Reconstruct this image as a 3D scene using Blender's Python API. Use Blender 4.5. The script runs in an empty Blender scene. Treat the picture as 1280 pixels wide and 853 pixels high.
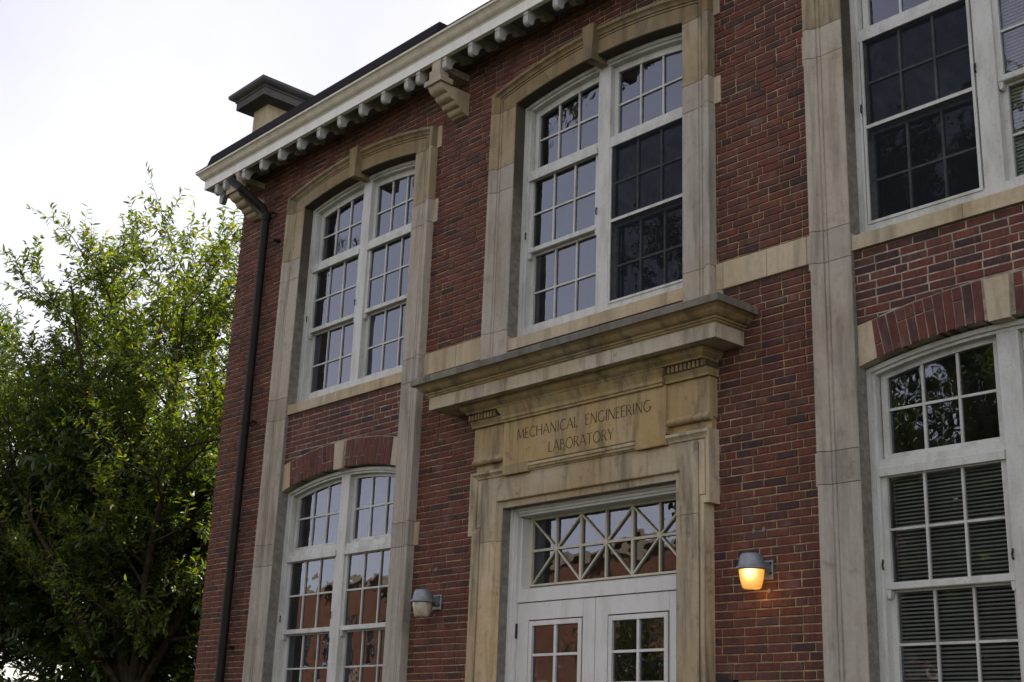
import bpy, bmesh, math, random
import numpy as np
from mathutils import Vector, Matrix

rnd = random.Random(7)
R_ = math.radians
C = bpy.context.scene
COL = C.collection

# ------------------------------------------------------------------ camera, sky, sun, exposure
cam_d = bpy.data.cameras.new('camera')
cam = bpy.data.objects.new('camera', cam_d)
COL.objects.link(cam)
rr = Vector((0.6702377, 0.7412264, 0.0369436))
uu = Vector((0.1999216, -0.2282659, 0.9528515))
ff = Vector((-0.7147116, 0.6312513, 0.3011796))
m4 = Matrix(((rr.x, uu.x, -ff.x, 0.0), (rr.y, uu.y, -ff.y, -8.0), (rr.z, uu.z, -ff.z, 1.7), (0, 0, 0, 1)))
cam.matrix_world = m4
cam_d.sensor_fit = 'HORIZONTAL'
cam_d.sensor_width = 36.0
cam_d.lens = 1644.84 / 1280 * 36
cam_d.clip_start = 0.1
cam_d.clip_end = 2000
C.camera = cam

SUN_EL, SUN_AZ = R_(52), R_(-6)          # azimuth measured from +Y towards +X
world = bpy.data.worlds.new('World')
C.world = world
world.use_nodes = True
wt = world.node_tree
wt.nodes.clear()
wo = wt.nodes.new('ShaderNodeOutputWorld')
bg = wt.nodes.new('ShaderNodeBackground')
sky = wt.nodes.new('ShaderNodeTexSky')
sky.sky_type = 'NISHITA'
sky.sun_disc = False
sky.sun_elevation = SUN_EL
sky.sun_rotation = SUN_AZ
sky.air_density = 1.0
sky.dust_density = 0.5
sky.ozone_density = 1.0
hs = wt.nodes.new('ShaderNodeHueSaturation')
hs.inputs['Saturation'].default_value = 0.36
hs.inputs['Value'].default_value = 1.0
wt.links.new(sky.outputs[0], hs.inputs['Color'])
tint = wt.nodes.new('ShaderNodeMix'); tint.data_type = 'RGBA'; tint.blend_type = 'MULTIPLY'
tint.inputs[0].default_value = 1.0
tint.inputs[7].default_value = (1.08, .99, .96, 1)      # faint warm haze in the air
wt.links.new(hs.outputs[0], tint.inputs[6])
tco = wt.nodes.new('ShaderNodeTexCoord')
cn = wt.nodes.new('ShaderNodeTexNoise'); cn.inputs['Scale'].default_value = 2.2; cn.inputs['Detail'].default_value = 6; cn.inputs['Roughness'].default_value = .55
wt.links.new(tco.outputs['Generated'], cn.inputs['Vector'])
sp = wt.nodes.new('ShaderNodeSeparateXYZ'); wt.links.new(tco.outputs['Generated'], sp.inputs[0])
ma = wt.nodes.new('ShaderNodeMath'); ma.operation = 'MULTIPLY_ADD'; ma.inputs[1].default_value = -1.0
wt.links.new(sp.outputs['Y'], ma.inputs[0]); wt.links.new(cn.outputs['Fac'], ma.inputs[2])
mr = wt.nodes.new('ShaderNodeMapRange'); mr.interpolation_type = 'SMOOTHSTEP'
mr.inputs['From Min'].default_value = .1; mr.inputs['From Max'].default_value = 1.1; mr.inputs['To Min'].default_value = 1.0; mr.inputs['To Max'].default_value = 1.75
wt.links.new(ma.outputs[0], mr.inputs['Value'])
cl = wt.nodes.new('ShaderNodeVectorMath'); cl.operation = 'SCALE'     # thin cloud, plus an added bright bank opposite the sun to lift the facade
cn2 = wt.nodes.new('ShaderNodeTexNoise'); cn2.inputs['Scale'].default_value = 3.1; cn2.inputs['Detail'].default_value = 5; cn2.inputs['Roughness'].default_value = .5
wt.links.new(tco.outputs['Generated'], cn2.inputs['Vector'])
mr2 = wt.nodes.new('ShaderNodeMapRange'); mr2.inputs['From Min'].default_value = .35; mr2.inputs['From Max'].default_value = .65; mr2.inputs['To Min'].default_value = 1.0; mr2.inputs['To Max'].default_value = 1.16
wt.links.new(cn2.outputs['Fac'], mr2.inputs['Value'])
mm = wt.nodes.new('ShaderNodeMath'); mm.operation = 'MULTIPLY'
wt.links.new(mr.outputs[0], mm.inputs[0]); wt.links.new(mr2.outputs[0], mm.inputs[1])
wt.links.new(tint.outputs[2], cl.inputs[0]); wt.links.new(mm.outputs[0], cl.inputs['Scale'])
wt.links.new(cl.outputs[0], bg.inputs[0])
bg.inputs[1].default_value = 0.13
wt.links.new(bg.outputs[0], wo.inputs[0])

sun_d = bpy.data.lights.new('sun', 'SUN')
sun_d.energy = 5.0
sun_d.angle = R_(0.53)
sun_d.color = (1.0, 0.93, 0.82)
sun = bpy.data.objects.new('sun', sun_d)
COL.objects.link(sun)
sv = Vector((math.sin(SUN_AZ) * math.cos(SUN_EL), math.cos(SUN_AZ) * math.cos(SUN_EL), math.sin(SUN_EL)))
sun.rotation_euler = sv.to_track_quat('Z', 'Y').to_euler()
sun.location = sv * 60

C.view_settings.view_transform = 'Standard'
C.view_settings.look = 'None'
C.view_settings.exposure = 0.74
C.view_settings.gamma = 1.0
C.view_settings.use_curve_mapping = False
C.render.engine = 'CYCLES'
C.cycles.max_bounces = 8
C.cycles.transparent_max_bounces = 16
C.cycles.caustics_reflective = False
C.cycles.caustics_refractive = False
try:
    C.cycles.use_denoising = True
    C.cycles.denoiser = 'OPENIMAGEDENOISE'
except Exception:
    pass

# ------------------------------------------------------------------ helpers
class MB:
    """collects shapes of one mesh"""
    def __init__(s):
        s.v = []; s.f = []
    def add(s, vs, fs):
        n = len(s.v)
        s.v.extend(vs)
        s.f.extend([tuple(i + n for i in f) for f in fs])
    def box(s, x0, x1, y0, y1, z0, z1):
        s.add([(x0, y0, z0), (x1, y0, z0), (x1, y1, z0), (x0, y1, z0), (x0, y0, z1), (x1, y0, z1), (x1, y1, z1), (x0, y1, z1)],
              [(0, 1, 5, 4), (1, 2, 6, 5), (2, 3, 7, 6), (3, 0, 4, 7), (4, 5, 6, 7), (3, 2, 1, 0)])
    def cbox(s, x0, x1, y0, y1, z0, z1, c=.006):
        """box whose front (y0) edges are chamfered"""
        A = [(x0 + c, y0, z0 + c), (x1 - c, y0, z0 + c), (x1 - c, y0, z1 - c), (x0 + c, y0, z1 - c)]
        B = [(x0, y0 + c, z0), (x1, y0 + c, z0), (x1, y0 + c, z1), (x0, y0 + c, z1)]
        D = [(x0, y1, z0), (x1, y1, z0), (x1, y1, z1), (x0, y1, z1)]
        f = [(0, 1, 2, 3), (11, 10, 9, 8)]
        for o in (0, 4):
            for i in range(4):
                j = (i + 1) % 4
                f.append((o + j, o + i, o + 4 + i, o + 4 + j))
        s.add(A + B + D, f)
    def loft(s, rings, closed=True, caps=True):
        n = len(rings[0]); base = len(s.v)
        for r in rings:
            s.v.extend(r)
        for k in range(len(rings) - 1):
            for i in range(n if closed else n - 1):
                j = (i + 1) % n
                s.f.append((base + k * n + i, base + k * n + j, base + (k + 1) * n + j, base + (k + 1) * n + i))
        if caps and closed:
            s.f.append(tuple(base + i for i in range(n))[::-1])
            s.f.append(tuple(base + (len(rings) - 1) * n + i for i in range(n)))
    def prism_x(s, poly, x0, x1):
        """poly of (y, z) extruded along x"""
        s.loft([[(x0, y, z) for y, z in poly], [(x1, y, z) for y, z in poly]])
    def prism_y(s, poly, y0, y1):
        """poly of (x, z) extruded along y"""
        s.loft([[(x, y0, z) for x, z in poly], [(x, y1, z) for x, z in poly]])
    def lathe(s, cx, cy, prof, n=20, cap=True):
        rings = [[(cx + r * math.cos(2 * math.pi * i / n), cy + r * math.sin(2 * math.pi * i / n), z) for i in range(n)] for r, z in prof]
        s.loft(rings, True, cap)
    def tube(s, pts, rad, n=6, cap=True):
        pts = [Vector(p) for p in pts]
        if not hasattr(rad, '__len__'):
            rad = [rad] * len(pts)
        rings = []
        prev = None
        for i, p in enumerate(pts):
            d = (pts[min(i + 1, len(pts) - 1)] - pts[max(i - 1, 0)])
            if d.length < 1e-9: d = Vector((0, 0, 1))
            d.normalize()
            a = prev if prev is not None else (Vector((1, 0, 0)) if abs(d.x) < .8 else Vector((0, 1, 0)))
            a = (a - d * a.dot(d))
            if a.length < 1e-6: a = d.orthogonal()
            a.normalize(); prev = a
            b = d.cross(a)
            rings.append([tuple(p + (a * math.cos(2 * math.pi * k / n) + b * math.sin(2 * math.pi * k / n)) * rad[i]) for k in range(n)])
        s.loft(rings, True, cap)
    def build(s, name, mat, parent=None, fix=True, smooth=False):
        me = bpy.data.meshes.new(name)
        me.from_pydata(s.v, [], s.f)
        if fix:
            bm = bmesh.new(); bm.from_mesh(me)
            bmesh.ops.recalc_face_normals(bm, faces=bm.faces)
            bm.to_mesh(me); bm.free()
        if smooth:
            me.polygons.foreach_set('use_smooth', [True] * len(me.polygons))
        me.update()
        o = bpy.data.objects.new(name, me)
        COL.objects.link(o)
        if mat is not None:
            me.materials.append(mat)
        if parent is not None:
            o.parent = parent
        return o

def tag(o, label=None, cat=None, group=None, kind=None):
    if label: o['label'] = label
    if cat: o['category'] = cat
    if group: o['group'] = group
    if kind: o['kind'] = kind
    return o

def empty(name, loc=(0, 0, 0)):
    o = bpy.data.objects.new(name, None)
    o.location = loc
    o.empty_display_size = .3
    COL.objects.link(o)
    return o

# ------------------------------------------------------------------ materials
class NT:
    def __init__(s, name):
        s.m = bpy.data.materials.new(name)
        s.m.use_nodes = True
        s.t = s.m.node_tree
        s.t.nodes.clear()
        s.out = s.n('ShaderNodeOutputMaterial')
    def n(s, typ, **k):
        nd = s.t.nodes.new(typ)
        for a, b in k.items(): setattr(nd, a, b)
        return nd
    def l(s, a, b): s.t.links.new(a, b)
    def coord(s, scale=(1, 1, 1), kind='Object'):
        tc = s.n('ShaderNodeTexCoord'); mp = s.n('ShaderNodeMapping')
        mp.inputs['Scale'].default_value = scale
        s.l(tc.outputs[kind], mp.inputs[0])
        return mp.outputs[0]
    def noise(s, vec, scale, detail=4, rough=.55, dist=0):
        nd = s.n('ShaderNodeTexNoise')
        nd.inputs['Scale'].default_value = scale; nd.inputs['Detail'].default_value = detail
        nd.inputs['Roughness'].default_value = rough; nd.inputs['Distortion'].default_value = dist
        s.l(vec, nd.inputs['Vector'])
        return nd.outputs['Fac']
    def ramp(s, fac, stops, interp='LINEAR'):
        r = s.n('ShaderNodeValToRGB'); cr = r.color_ramp; cr.interpolation = interp
        while len(cr.elements) > 1: cr.elements.remove(cr.elements[-1])
        cr.elements[0].position = stops[0][0]; cr.elements[0].color = (*stops[0][1], 1) if len(stops[0][1]) == 3 else stops[0][1]
        for p, c in stops[1:]:
            e = cr.elements.new(p); e.color = (*c, 1)
        s.l(fac, r.inputs[0])
        return r.outputs[0]
    def mix(s, fac, a, b, mode='MIX'):
        m = s.n('ShaderNodeMix', data_type='RGBA', blend_type=mode)
        for idx, v in ((0, fac), (6, a), (7, b)):
            if isinstance(v, (int, float)): m.inputs[idx].default_value = v
            elif isinstance(v, tuple): m.inputs[idx].default_value = (*v, 1)
            else: s.l(v, m.inputs[idx])
        return m.outputs[2]
    def mul(s, a, b, op='MULTIPLY'):
        m = s.n('ShaderNodeMath', operation=op)
        for i, v in enumerate((a, b)):
            if isinstance(v, (int, float)): m.inputs[i].default_value = v
            else: s.l(v, m.inputs[i])
        return m.outputs[0]
    def bump(s, h, strength, dist):
        b = s.n('ShaderNodeBump')
        b.inputs['Strength'].default_value = strength; b.inputs['Distance'].default_value = dist
        s.l(h, b.inputs['Height'])
        return b.outputs[0]
    def bsdf(s, col, rough=.8, spec=.3, normal=None, metal=0):
        p = s.n('ShaderNodeBsdfPrincipled')
        if isinstance(col, tuple): p.inputs['Base Color'].default_value = (*col, 1)
        else: s.l(col, p.inputs['Base Color'])
        if isinstance(rough, (int, float)): p.inputs['Roughness'].default_value = rough
        else: s.l(rough, p.inputs['Roughness'])
        p.inputs['Specular IOR Level'].default_value = spec
        p.inputs['Metallic'].default_value = metal
        if normal is not None: s.l(normal, p.inputs['Normal'])
        s.l(p.outputs[0], s.out.inputs[0])
        return p

def mat_brick():
    t = NT('facade_brick')
    g = t.n('ShaderNodeNewGeometry')
    c = t.ramp(g.outputs['Random Per Island'], [
        (0.0, (.040, .026, .034)), (.08, (.070, .040, .046)), (.18, (.112, .050, .042)), (.34, (.150, .052, .034)),
        (.50, (.200, .060, .036)), (.66, (.165, .060, .042)), (.80, (.230, .074, .042)), (.92, (.150, .080, .070)), (1.0, (.25, .090, .060))])
    half = t.noise(t.coord((11, 11, 4.5)), 1.0, 2, .5)          # half-brick kiln patches
    c = t.mix(t.ramp(half, [(.50, (0, 0, 0)), (.60, (.75, .75, .75))]), c, t.mix(.62, c, (.058, .039, .036)))
    half2 = t.noise(t.coord((13, 13, 5)), 1.37, 2, .5)
    c = t.mix(t.ramp(half2, [(.56, (0, 0, 0)), (.64, (.65, .65, .65))]), c, (.21, .064, .040))
    smear = t.noise(t.coord((30, 30, 5)), 1.6, 4, .65)          # dragged vertical face texture
    c = t.mix(t.ramp(smear, [(.42, (0, 0, 0)), (.60, (.85, .85, .85))]), c, t.mix(.5, c, (.044, .031, .026)))
    bloom = t.noise(t.coord((24, 24, 9)), 2.3, 3, .6)
    c = t.mix(t.ramp(bloom, [(.58, (0, 0, 0)), (.70, (.5, .5, .5))]), c, (.25, .15, .105))
    v = t.coord()
    n1 = t.noise(v, 38, 5, .65)
    c = t.mix(t.ramp(n1, [(.35, (0, 0, 0)), (.75, (1, 1, 1))]), t.mix(.35, c, (.06, .04, .032)), c)
    n2 = t.noise(t.coord((1, 1, .35)), 1.3, 4, .6)            # soot and wash over metres
    c = t.mix(t.ramp(n2, [(.45, (0, 0, 0)), (.75, (.4, .4, .4))]), c, t.mix(.5, c, (.09, .05, .045)))
    n3 = t.noise(v, 5.5, 3, .5)
    c = t.mix(t.ramp(n3, [(.58, (0, 0, 0)), (.74, (.34, .34, .34))]), c, (.27, .20, .165))
    n4 = t.noise(t.coord((2.2, 2.2, .45)), 1.5, 5, .62)           # rain streaks and soot
    c = t.mix(t.ramp(n4, [(.52, (0, 0, 0)), (.68, (.55, .55, .55))]), c, t.mix(.55, c, (.045, .030, .027)))   # lime bloom
    c = t.mix(1.0, c, (.90, .78, .84), 'MULTIPLY')
    t.bsdf(c, .86, .25, t.bump(t.noise(v, 130, 4, .7), .55, .004))
    return t.m

def mat_mortar(name='mortar', col=(.37, .285, .165)):
    t = NT(name)
    v = t.coord()
    c = t.ramp(t.noise(v, 3.0, 6, .65), [(.3, tuple(x * .5 for x in col)), (.5, col), (.7, tuple(min(1, x * 1.5) for x in col))])
    c = t.mix(t.ramp(t.noise(v, 11, 5, .7), [(.45, (0, 0, 0)), (.6, (.7, .7, .7))]), c, tuple(x * .45 for x in col))
    t.bsdf(c, .95, .1, t.bump(t.noise(v, 160, 3), .6, .004))
    return t.m

def mat_stone(name, base, patina, amount, soot, seed=0.0):
    """limestone: washed grey tan base, ochre patina patches and dark run-off streaks"""
    t = NT(name)
    tc = t.n('ShaderNodeTexCoord')
    mp = t.n('ShaderNodeMapping'); mp.inputs['Location'].default_value = (seed, seed * .7, seed * 1.3)
    t.l(tc.outputs['Object'], mp.inputs[0])
    v = mp.outputs[0]
    mp2 = t.n('ShaderNodeMapping'); mp2.inputs['Scale'].default_value = (3.2, 3.2, .32); mp2.inputs['Location'].default_value = (seed, 0, 0)
    t.l(tc.outputs['Object'], mp2.inputs[0])
    n1 = t.noise(v, 1.1, 6, .62, .4)
    lo = .62 - amount * .5
    c = t.mix(t.ramp(n1, [(lo, (0, 0, 0)), (lo + .22, (1, 1, 1))]), base, patina)
    streak = t.noise(mp2.outputs[0], 2.0, 6, .65, .3)
    c = t.mix(t.ramp(streak, [(.50, (0, 0, 0)), (.68, (soot * .8,) * 3)]), c, (.095, .080, .062))
    mp3 = t.n('ShaderNodeMapping'); mp3.inputs['Scale'].default_value = (4.2, 4.2, .75); mp3.inputs['Location'].default_value = (seed * 2, 1, 0)
    t.l(tc.outputs['Object'], mp3.inputs[0])
    drip = t.noise(mp3.outputs[0], 1.4, 7, .7, .8)
    c = t.mix(t.ramp(drip, [(.50, (0, 0, 0)), (.70, (soot * .62,) * 3)]), c, (.12, .105, .085))
    fine = t.noise(v, 24, 5, .7)
    c = t.mix(t.ramp(fine, [(.3, (.30, .30, .30)), (.6, (0, 0, 0))]), c, t.mix(.5, c, (.12, .10, .08)))
    pits = t.noise(v, 8, 6, .7)
    c = t.mix(t.ramp(pits, [(.57, (0, 0, 0)), (.70, (.6 * soot,) * 3)]), c, (.11, .09, .065))
    gi = t.n('ShaderNodeNewGeometry')
    c = t.mix(1.0, c, t.ramp(gi.outputs['Random Per Island'], [(0, (.76, .74, .72)), (.35, (.92, .92, .93)), (.7, (1.0, .97, .92)), (1, (1.08, 1.04, .98))]), 'MULTIPLY')
    h = t.mul(t.noise(v, 70, 5, .7), 1.0)
    t.bsdf(c, .88, .2, t.bump(h, .45, .006))
    return t.m

def mat_paint(name, col, dirt=.35, rough=.45, grime=(.23, .21, .17)):
    t = NT(name)
    v = t.coord()
    n = t.noise(t.coord((2.5, 2.5, .6)), 3.2, 6, .65)
    c = t.mix(t.ramp(n, [(.45, (0, 0, 0)), (.8, (dirt, dirt, dirt))]), col, grime)
    n2 = t.noise(v, 38, 5, .75)
    c = t.mix(t.ramp(n2, [(.54, (0, 0, 0)), (.72, (dirt * .6,) * 3)]), c, tuple(x * .7 for x in grime))
    t.bsdf(c, rough, .4, t.bump(t.noise(t.coord((30, 30, 3)), 4, 4), .25, .002))
    return t.m

def mat_plain(name, col, rough=.6, spec=.3, metal=0, var=.3, scale=6, bump=.2):
    t = NT(name)
    v = t.coord()
    c = t.ramp(t.noise(v, scale, 5, .6), [(.3, tuple(x * (1 - var) for x in col)), (.7, tuple(min(1, x * (1 + var)) for x in col))])
    t.bsdf(c, rough, spec, t.bump(t.noise(v, scale * 8, 4), bump, .004), metal)
    return t.m

def mat_glass(name='window_glass', tint=(.72, .75, .78), ior=1.95):
    t = NT(name)
    fr = t.n('ShaderNodeFresnel'); fr.inputs['IOR'].default_value = ior
    gl = t.n('ShaderNodeBsdfGlossy'); gl.inputs['Roughness'].default_value = .004
    gl.inputs['Color'].default_value = (.80, .84, 1, 1)
    tr = t.n('ShaderNodeBsdfTransparent'); tr.inputs['Color'].default_value = (*tint, 1)
    df = t.n('ShaderNodeBsdfDiffuse'); df.inputs['Color'].default_value = (.30, .29, .27, 1)
    v = t.coord()
    bmp = t.bump(t.noise(v, 3.4, 2, .45), .22, .014)
    t.l(bmp, gl.inputs['Normal'])
    dirt = t.ramp(t.noise(v, 3.5, 6, .7), [(.4, (.015,) * 3), (.8, (.06,) * 3)])
    m0 = t.n('ShaderNodeMixShader'); t.l(dirt, m0.inputs[0]); t.l(tr.outputs[0], m0.inputs[1]); t.l(df.outputs[0], m0.inputs[2])
    m1 = t.n('ShaderNodeMixShader')
    t.l(fr.outputs[0], m1.inputs[0]); t.l(m0.outputs[0], m1.inputs[1]); t.l(gl.outputs[0], m1.inputs[2])
    t.l(m1.outputs[0], t.out.inputs[0])
    return t.m

def mat_screen():
    t = NT('insect_screen')
    df = t.n('ShaderNodeBsdfDiffuse'); df.inputs['Color'].default_value = (.016, .018, .024, 1)
    tr = t.n('ShaderNodeBsdfTransparent')
    v = t.coord()
    w = t.n('ShaderNodeTexNoise'); w.inputs['Scale'].default_value = 9; w.inputs['Detail'].default_value = 3; w.inputs['Distortion'].default_value = 1.5
    t.l(v, w.inputs['Vector'])
    f = t.ramp(w.outputs['Fac'], [(.3, (.60,) * 3), (.7, (.76,) * 3)])
    m = t.n('ShaderNodeMixShader'); t.l(f, m.inputs[0]); t.l(tr.outputs[0], m.inputs[1]); t.l(df.outputs[0], m.inputs[2])
    t.l(m.outputs[0], t.out.inputs[0])
    return t.m

def mat_leaf(name, cols, trans=.5):
    t = NT(name)
    g = t.n('ShaderNodeNewGeometry')
    n = len(cols)
    c = t.ramp(g.outputs['Random Per Island'], [(i / (n - 1), cc) for i, cc in enumerate(cols)])
    df = t.n('ShaderNodeBsdfPrincipled'); t.l(c, df.inputs['Base Color'])
    df.inputs['Roughness'].default_value = .42; df.inputs['Specular IOR Level'].default_value = .45
    tl = t.n('ShaderNodeBsdfTranslucent')
    c2 = t.mix(1.0, c, (3.6, 3.3, .5), 'MULTIPLY')
    t.l(c2, tl.inputs[0])
    m = t.n('ShaderNodeMixShader'); m.inputs[0].default_value = trans
    t.l(df.outputs[0], m.inputs[1]); t.l(tl.outputs[0], m.inputs[2]); t.l(m.outputs[0], t.out.inputs[0])
    return t.m

def mat_brick_tex(name, c1, c2, mortar):
    """brick pattern for walls only seen from afar"""
    t = NT(name)
    g = t.n('ShaderNodeNewGeometry'); tc = t.n('ShaderNodeTexCoord')
    sx = t.n('ShaderNodeSeparateXYZ'); t.l(tc.outputs['Object'], sx.inputs[0])
    add = t.mul(sx.outputs[0], sx.outputs[1], 'ADD')
    cb = t.n('ShaderNodeCombineXYZ'); t.l(add, cb.inputs[0]); t.l(sx.outputs[2], cb.inputs[1])
    b = t.n('ShaderNodeTexBrick')
    b.inputs['Color1'].default_value = (*c1, 1); b.inputs['Color2'].default_value = (*c2, 1); b.inputs['Mortar'].default_value = (*mortar, 1)
    b.inputs['Scale'].default_value = 1; b.inputs['Brick Width'].default_value = .211; b.inputs['Row Height'].default_value = .0648
    b.inputs['Mortar Size'].default_value = .006
    t.l(cb.outputs[0], b.inputs['Vector'])
    c = t.mix(t.ramp(t.noise(t.coord(), .8, 5), [(.3, (.35,) * 3), (.7, (0,) * 3)]), b.outputs[0], t.mix(.5, b.outputs[0], (.05, .03, .025)))
    t.bsdf(c, .9, .2)
    return t.m

M = {}
M['brick'] = mat_brick()
M['mortar'] = mat_mortar()
M['mortar_light'] = mat_mortar('mortar_light', (.36, .31, .245))
M['stone'] = mat_stone('limestone', (.44, .395, .34), (.37, .315, .235), .24, .62, 0)
M['stone_arch'] = mat_stone('limestone_weathered', (.30, .245, .165), (.235, .17, .085), .52, 1.0, 3.1)
def mat_soot_shade():  # soot high up; the greyer lower tone paints shade into the reveals
    t = NT('soot_and_shade_stone')
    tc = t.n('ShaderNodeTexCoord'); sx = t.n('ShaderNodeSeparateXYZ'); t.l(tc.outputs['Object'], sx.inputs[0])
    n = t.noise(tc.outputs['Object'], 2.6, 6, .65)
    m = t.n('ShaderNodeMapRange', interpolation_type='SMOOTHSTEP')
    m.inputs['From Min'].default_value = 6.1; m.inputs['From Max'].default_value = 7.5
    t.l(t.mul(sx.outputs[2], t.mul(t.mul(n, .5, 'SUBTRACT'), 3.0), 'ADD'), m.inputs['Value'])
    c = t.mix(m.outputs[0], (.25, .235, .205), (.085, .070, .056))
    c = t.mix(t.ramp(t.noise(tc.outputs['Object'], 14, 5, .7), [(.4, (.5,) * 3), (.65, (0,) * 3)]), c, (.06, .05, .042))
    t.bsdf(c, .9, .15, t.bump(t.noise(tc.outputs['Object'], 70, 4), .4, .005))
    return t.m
M['soot'] = mat_soot_shade()
M['stone_mid'] = mat_stone('limestone_streaked', (.39, .335, .25), (.31, .235, .135), .46, 1.0, 8.3)
M['stone_frieze'] = mat_stone('limestone_ochre', (.42, .335, .205), (.38, .265, .11), .50, 1.0, 7.7)
M['stone_sill'] = mat_stone('limestone_sill', (.49, .42, .32), (.42, .325, .20), .34, .5, 5.2)
M['stone_cornice'] = mat_stone('limestone_washed', (.52, .465, .38), (.45, .37, .25), .28, .7, 9.4)
M['stone_cyma'] = mat_stone('limestone_brown', (.38, .305, .185), (.30, .215, .105), .48, .9, 4.4)
M['stone_cap'] = mat_stone('limestone_lichen', (.25, .235, .205), (.15, .14, .125), .48, 1.0, 6.1)
M['white'] = mat_paint('white_window_paint', (.53, .53, .51), .75)
M['door_white'] = mat_paint('white_door_paint', (.61, .60, .585), .35)
M['cream'] = mat_paint('cream_transom_paint', (.50, .465, .36), .5)
M['bracket'] = mat_paint('bracket_paint', (.38, .37, .355), .7)
M['soffit'] = mat_paint('shaded_soffit', (.13, .13, .135), .4)  # colour darkened to stand in for shade under the eaves
M['cornice_paint'] = mat_paint('cornice_paint', (.74, .72, .68), .30)
M['cornice_trim'] = mat_paint('crown_paint', (.60, .55, .45), .5)
M['red_gap'] = mat_plain('red_brown_trim', (.10, .022, .018), .6)
M['dark'] = mat_plain('dark_roof_metal', (.012, .010, .013), .85, .1, 0, .3, 2)
M['roof'] = mat_plain('roofing', (.06, .055, .055), .9, .2)
M['pipe'] = mat_plain('brown_pipe_paint', (.013, .009, .008), .6, .2, 0, .35, 8)
M['glass'] = mat_glass()
M['screen'] = mat_screen()
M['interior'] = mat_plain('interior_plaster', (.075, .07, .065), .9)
M['blind'] = mat_plain('blind_slats', (.78, .77, .70), .5, .3, 0, .08)
M['black'] = mat_plain('black_iron', (.012, .012, .013), .5)
M['grey_metal'] = mat_plain('grey_lamp_metal', (.20, .215, .24), .45, .5, .35, .2, 14)
M['chim_cap'] = mat_stone('chimney_cap_stone', (.13, .13, .13), (.07, .07, .075), .6, .6, 2.2)
M['letter'] = mat_plain('dirt_in_engraving', (.085, .065, .038), .95, .05)
M['patch'] = mat_plain('grey_mortar_plug', (.17, .165, .165), .9)
M['granite'] = mat_plain('dark_granite', (.10, .10, .10), .7, .3, 0, .3, 20)
M['bark'] = mat_plain('bark', (.05, .040, .030), .95, .1, 0, .5, 9, .8)

# ------------------------------------------------------------------ dimensions
XL, XR = -14.54, -1.35            # facade ends
TOP = 8.87
CH = 0.0648                       # brick course
BAYS = [-11.845, -7.975, -4.105]
HW = 1.11                         # half opening between the stone jambs
R_UP, ZC_UP = 5.92, 8.155 - 5.92  # stone arch
R_LO, ZC_LO = 4.74, 4.645 - 4.74  # brick arch
DC = -7.985                       # doorway centre

building = tag(empty('brick_building', (-8, 0, 0)),
               'two storey red brick building with limestone trim, tall arched windows and a carved doorway', 'building')
def P(mb, name, mat, parent=building, **k):
    o = mb.build(name, mat, parent, **k)
    return o
INV = {}
def part(mb, name, mat, parent=None, **k):
    """mesh built in world coordinates, parented without moving it"""
    o = mb.build(name, mat, None, **k)
    par = parent if parent is not None else building
    o.parent = par
    o.matrix_parent_inverse = Matrix.Translation((8, 0, 0))
    return o
# parts hang from empties/meshes whose world matrix is identity or the root's translation
def sub(mb, name, mat, parent, **k):
    o = mb.build(name, mat, None, **k)
    o.parent = parent
    return o

# ------------------------------------------------------------------ wall: backing with openings
openings = []
for c in BAYS:
    openings.append((c - HW - .02, c + HW + .02, 5.40, 8.22))
    if c != BAYS[1]:
        openings.append((c - HW - .02, c + HW + .02, 1.95, 4.72))
openings.append((DC - 1.09, DC + 1.09, .50, 3.95))
def grid_wall(mb, xs, zs, inside, y0, y1):
    xs = sorted(set(xs)); zs = sorted(set(zs))
    nx, nz = len(xs) - 1, len(zs) - 1
    solid = [[not inside((xs[i] + xs[i + 1]) / 2, (zs[k] + zs[k + 1]) / 2) for k in range(nz)] for i in range(nx)]
    idx = {}
    def vid(i, k, b):
        key = (i, k, b)
        if key not in idx:
            idx[key] = len(mb.v); mb.v.append((xs[i], y1 if b else y0, zs[k]))
        return idx[key]
    for i in range(nx):
        for k in range(nz):
            if not solid[i][k]: continue
            mb.f.append((vid(i, k, 0), vid(i + 1, k, 0), vid(i + 1, k + 1, 0), vid(i, k + 1, 0)))
            mb.f.append((vid(i, k + 1, 1), vid(i + 1, k + 1, 1), vid(i + 1, k, 1), vid(i, k, 1)))
            for di, dk, a, b in ((-1, 0, (i, k), (i, k + 1)), (1, 0, (i + 1, k + 1), (i + 1, k)), (0, -1, (i + 1, k), (i, k)), (0, 1, (i, k + 1), (i + 1, k + 1))):
                ii, kk = i + di, k + dk
                if 0 <= ii < nx and 0 <= kk < nz and solid[ii][kk]: continue
                mb.f.append((vid(*a, 0), vid(*b, 0), vid(*b, 1), vid(*a, 1)))
mb = MB()
xs = [XL + .01, XR] + [o[0] for o in openings] + [o[1] for o in openings]
zs = [0, TOP + .02] + [o[2] for o in openings] + [o[3] for o in openings]
grid_wall(mb, xs, zs, lambda x, z: any(o[0] < x < o[1] and o[2] < z < o[3] for o in openings), .009, .33)
wall = part(mb, 'wall', M['mortar'])

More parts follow.
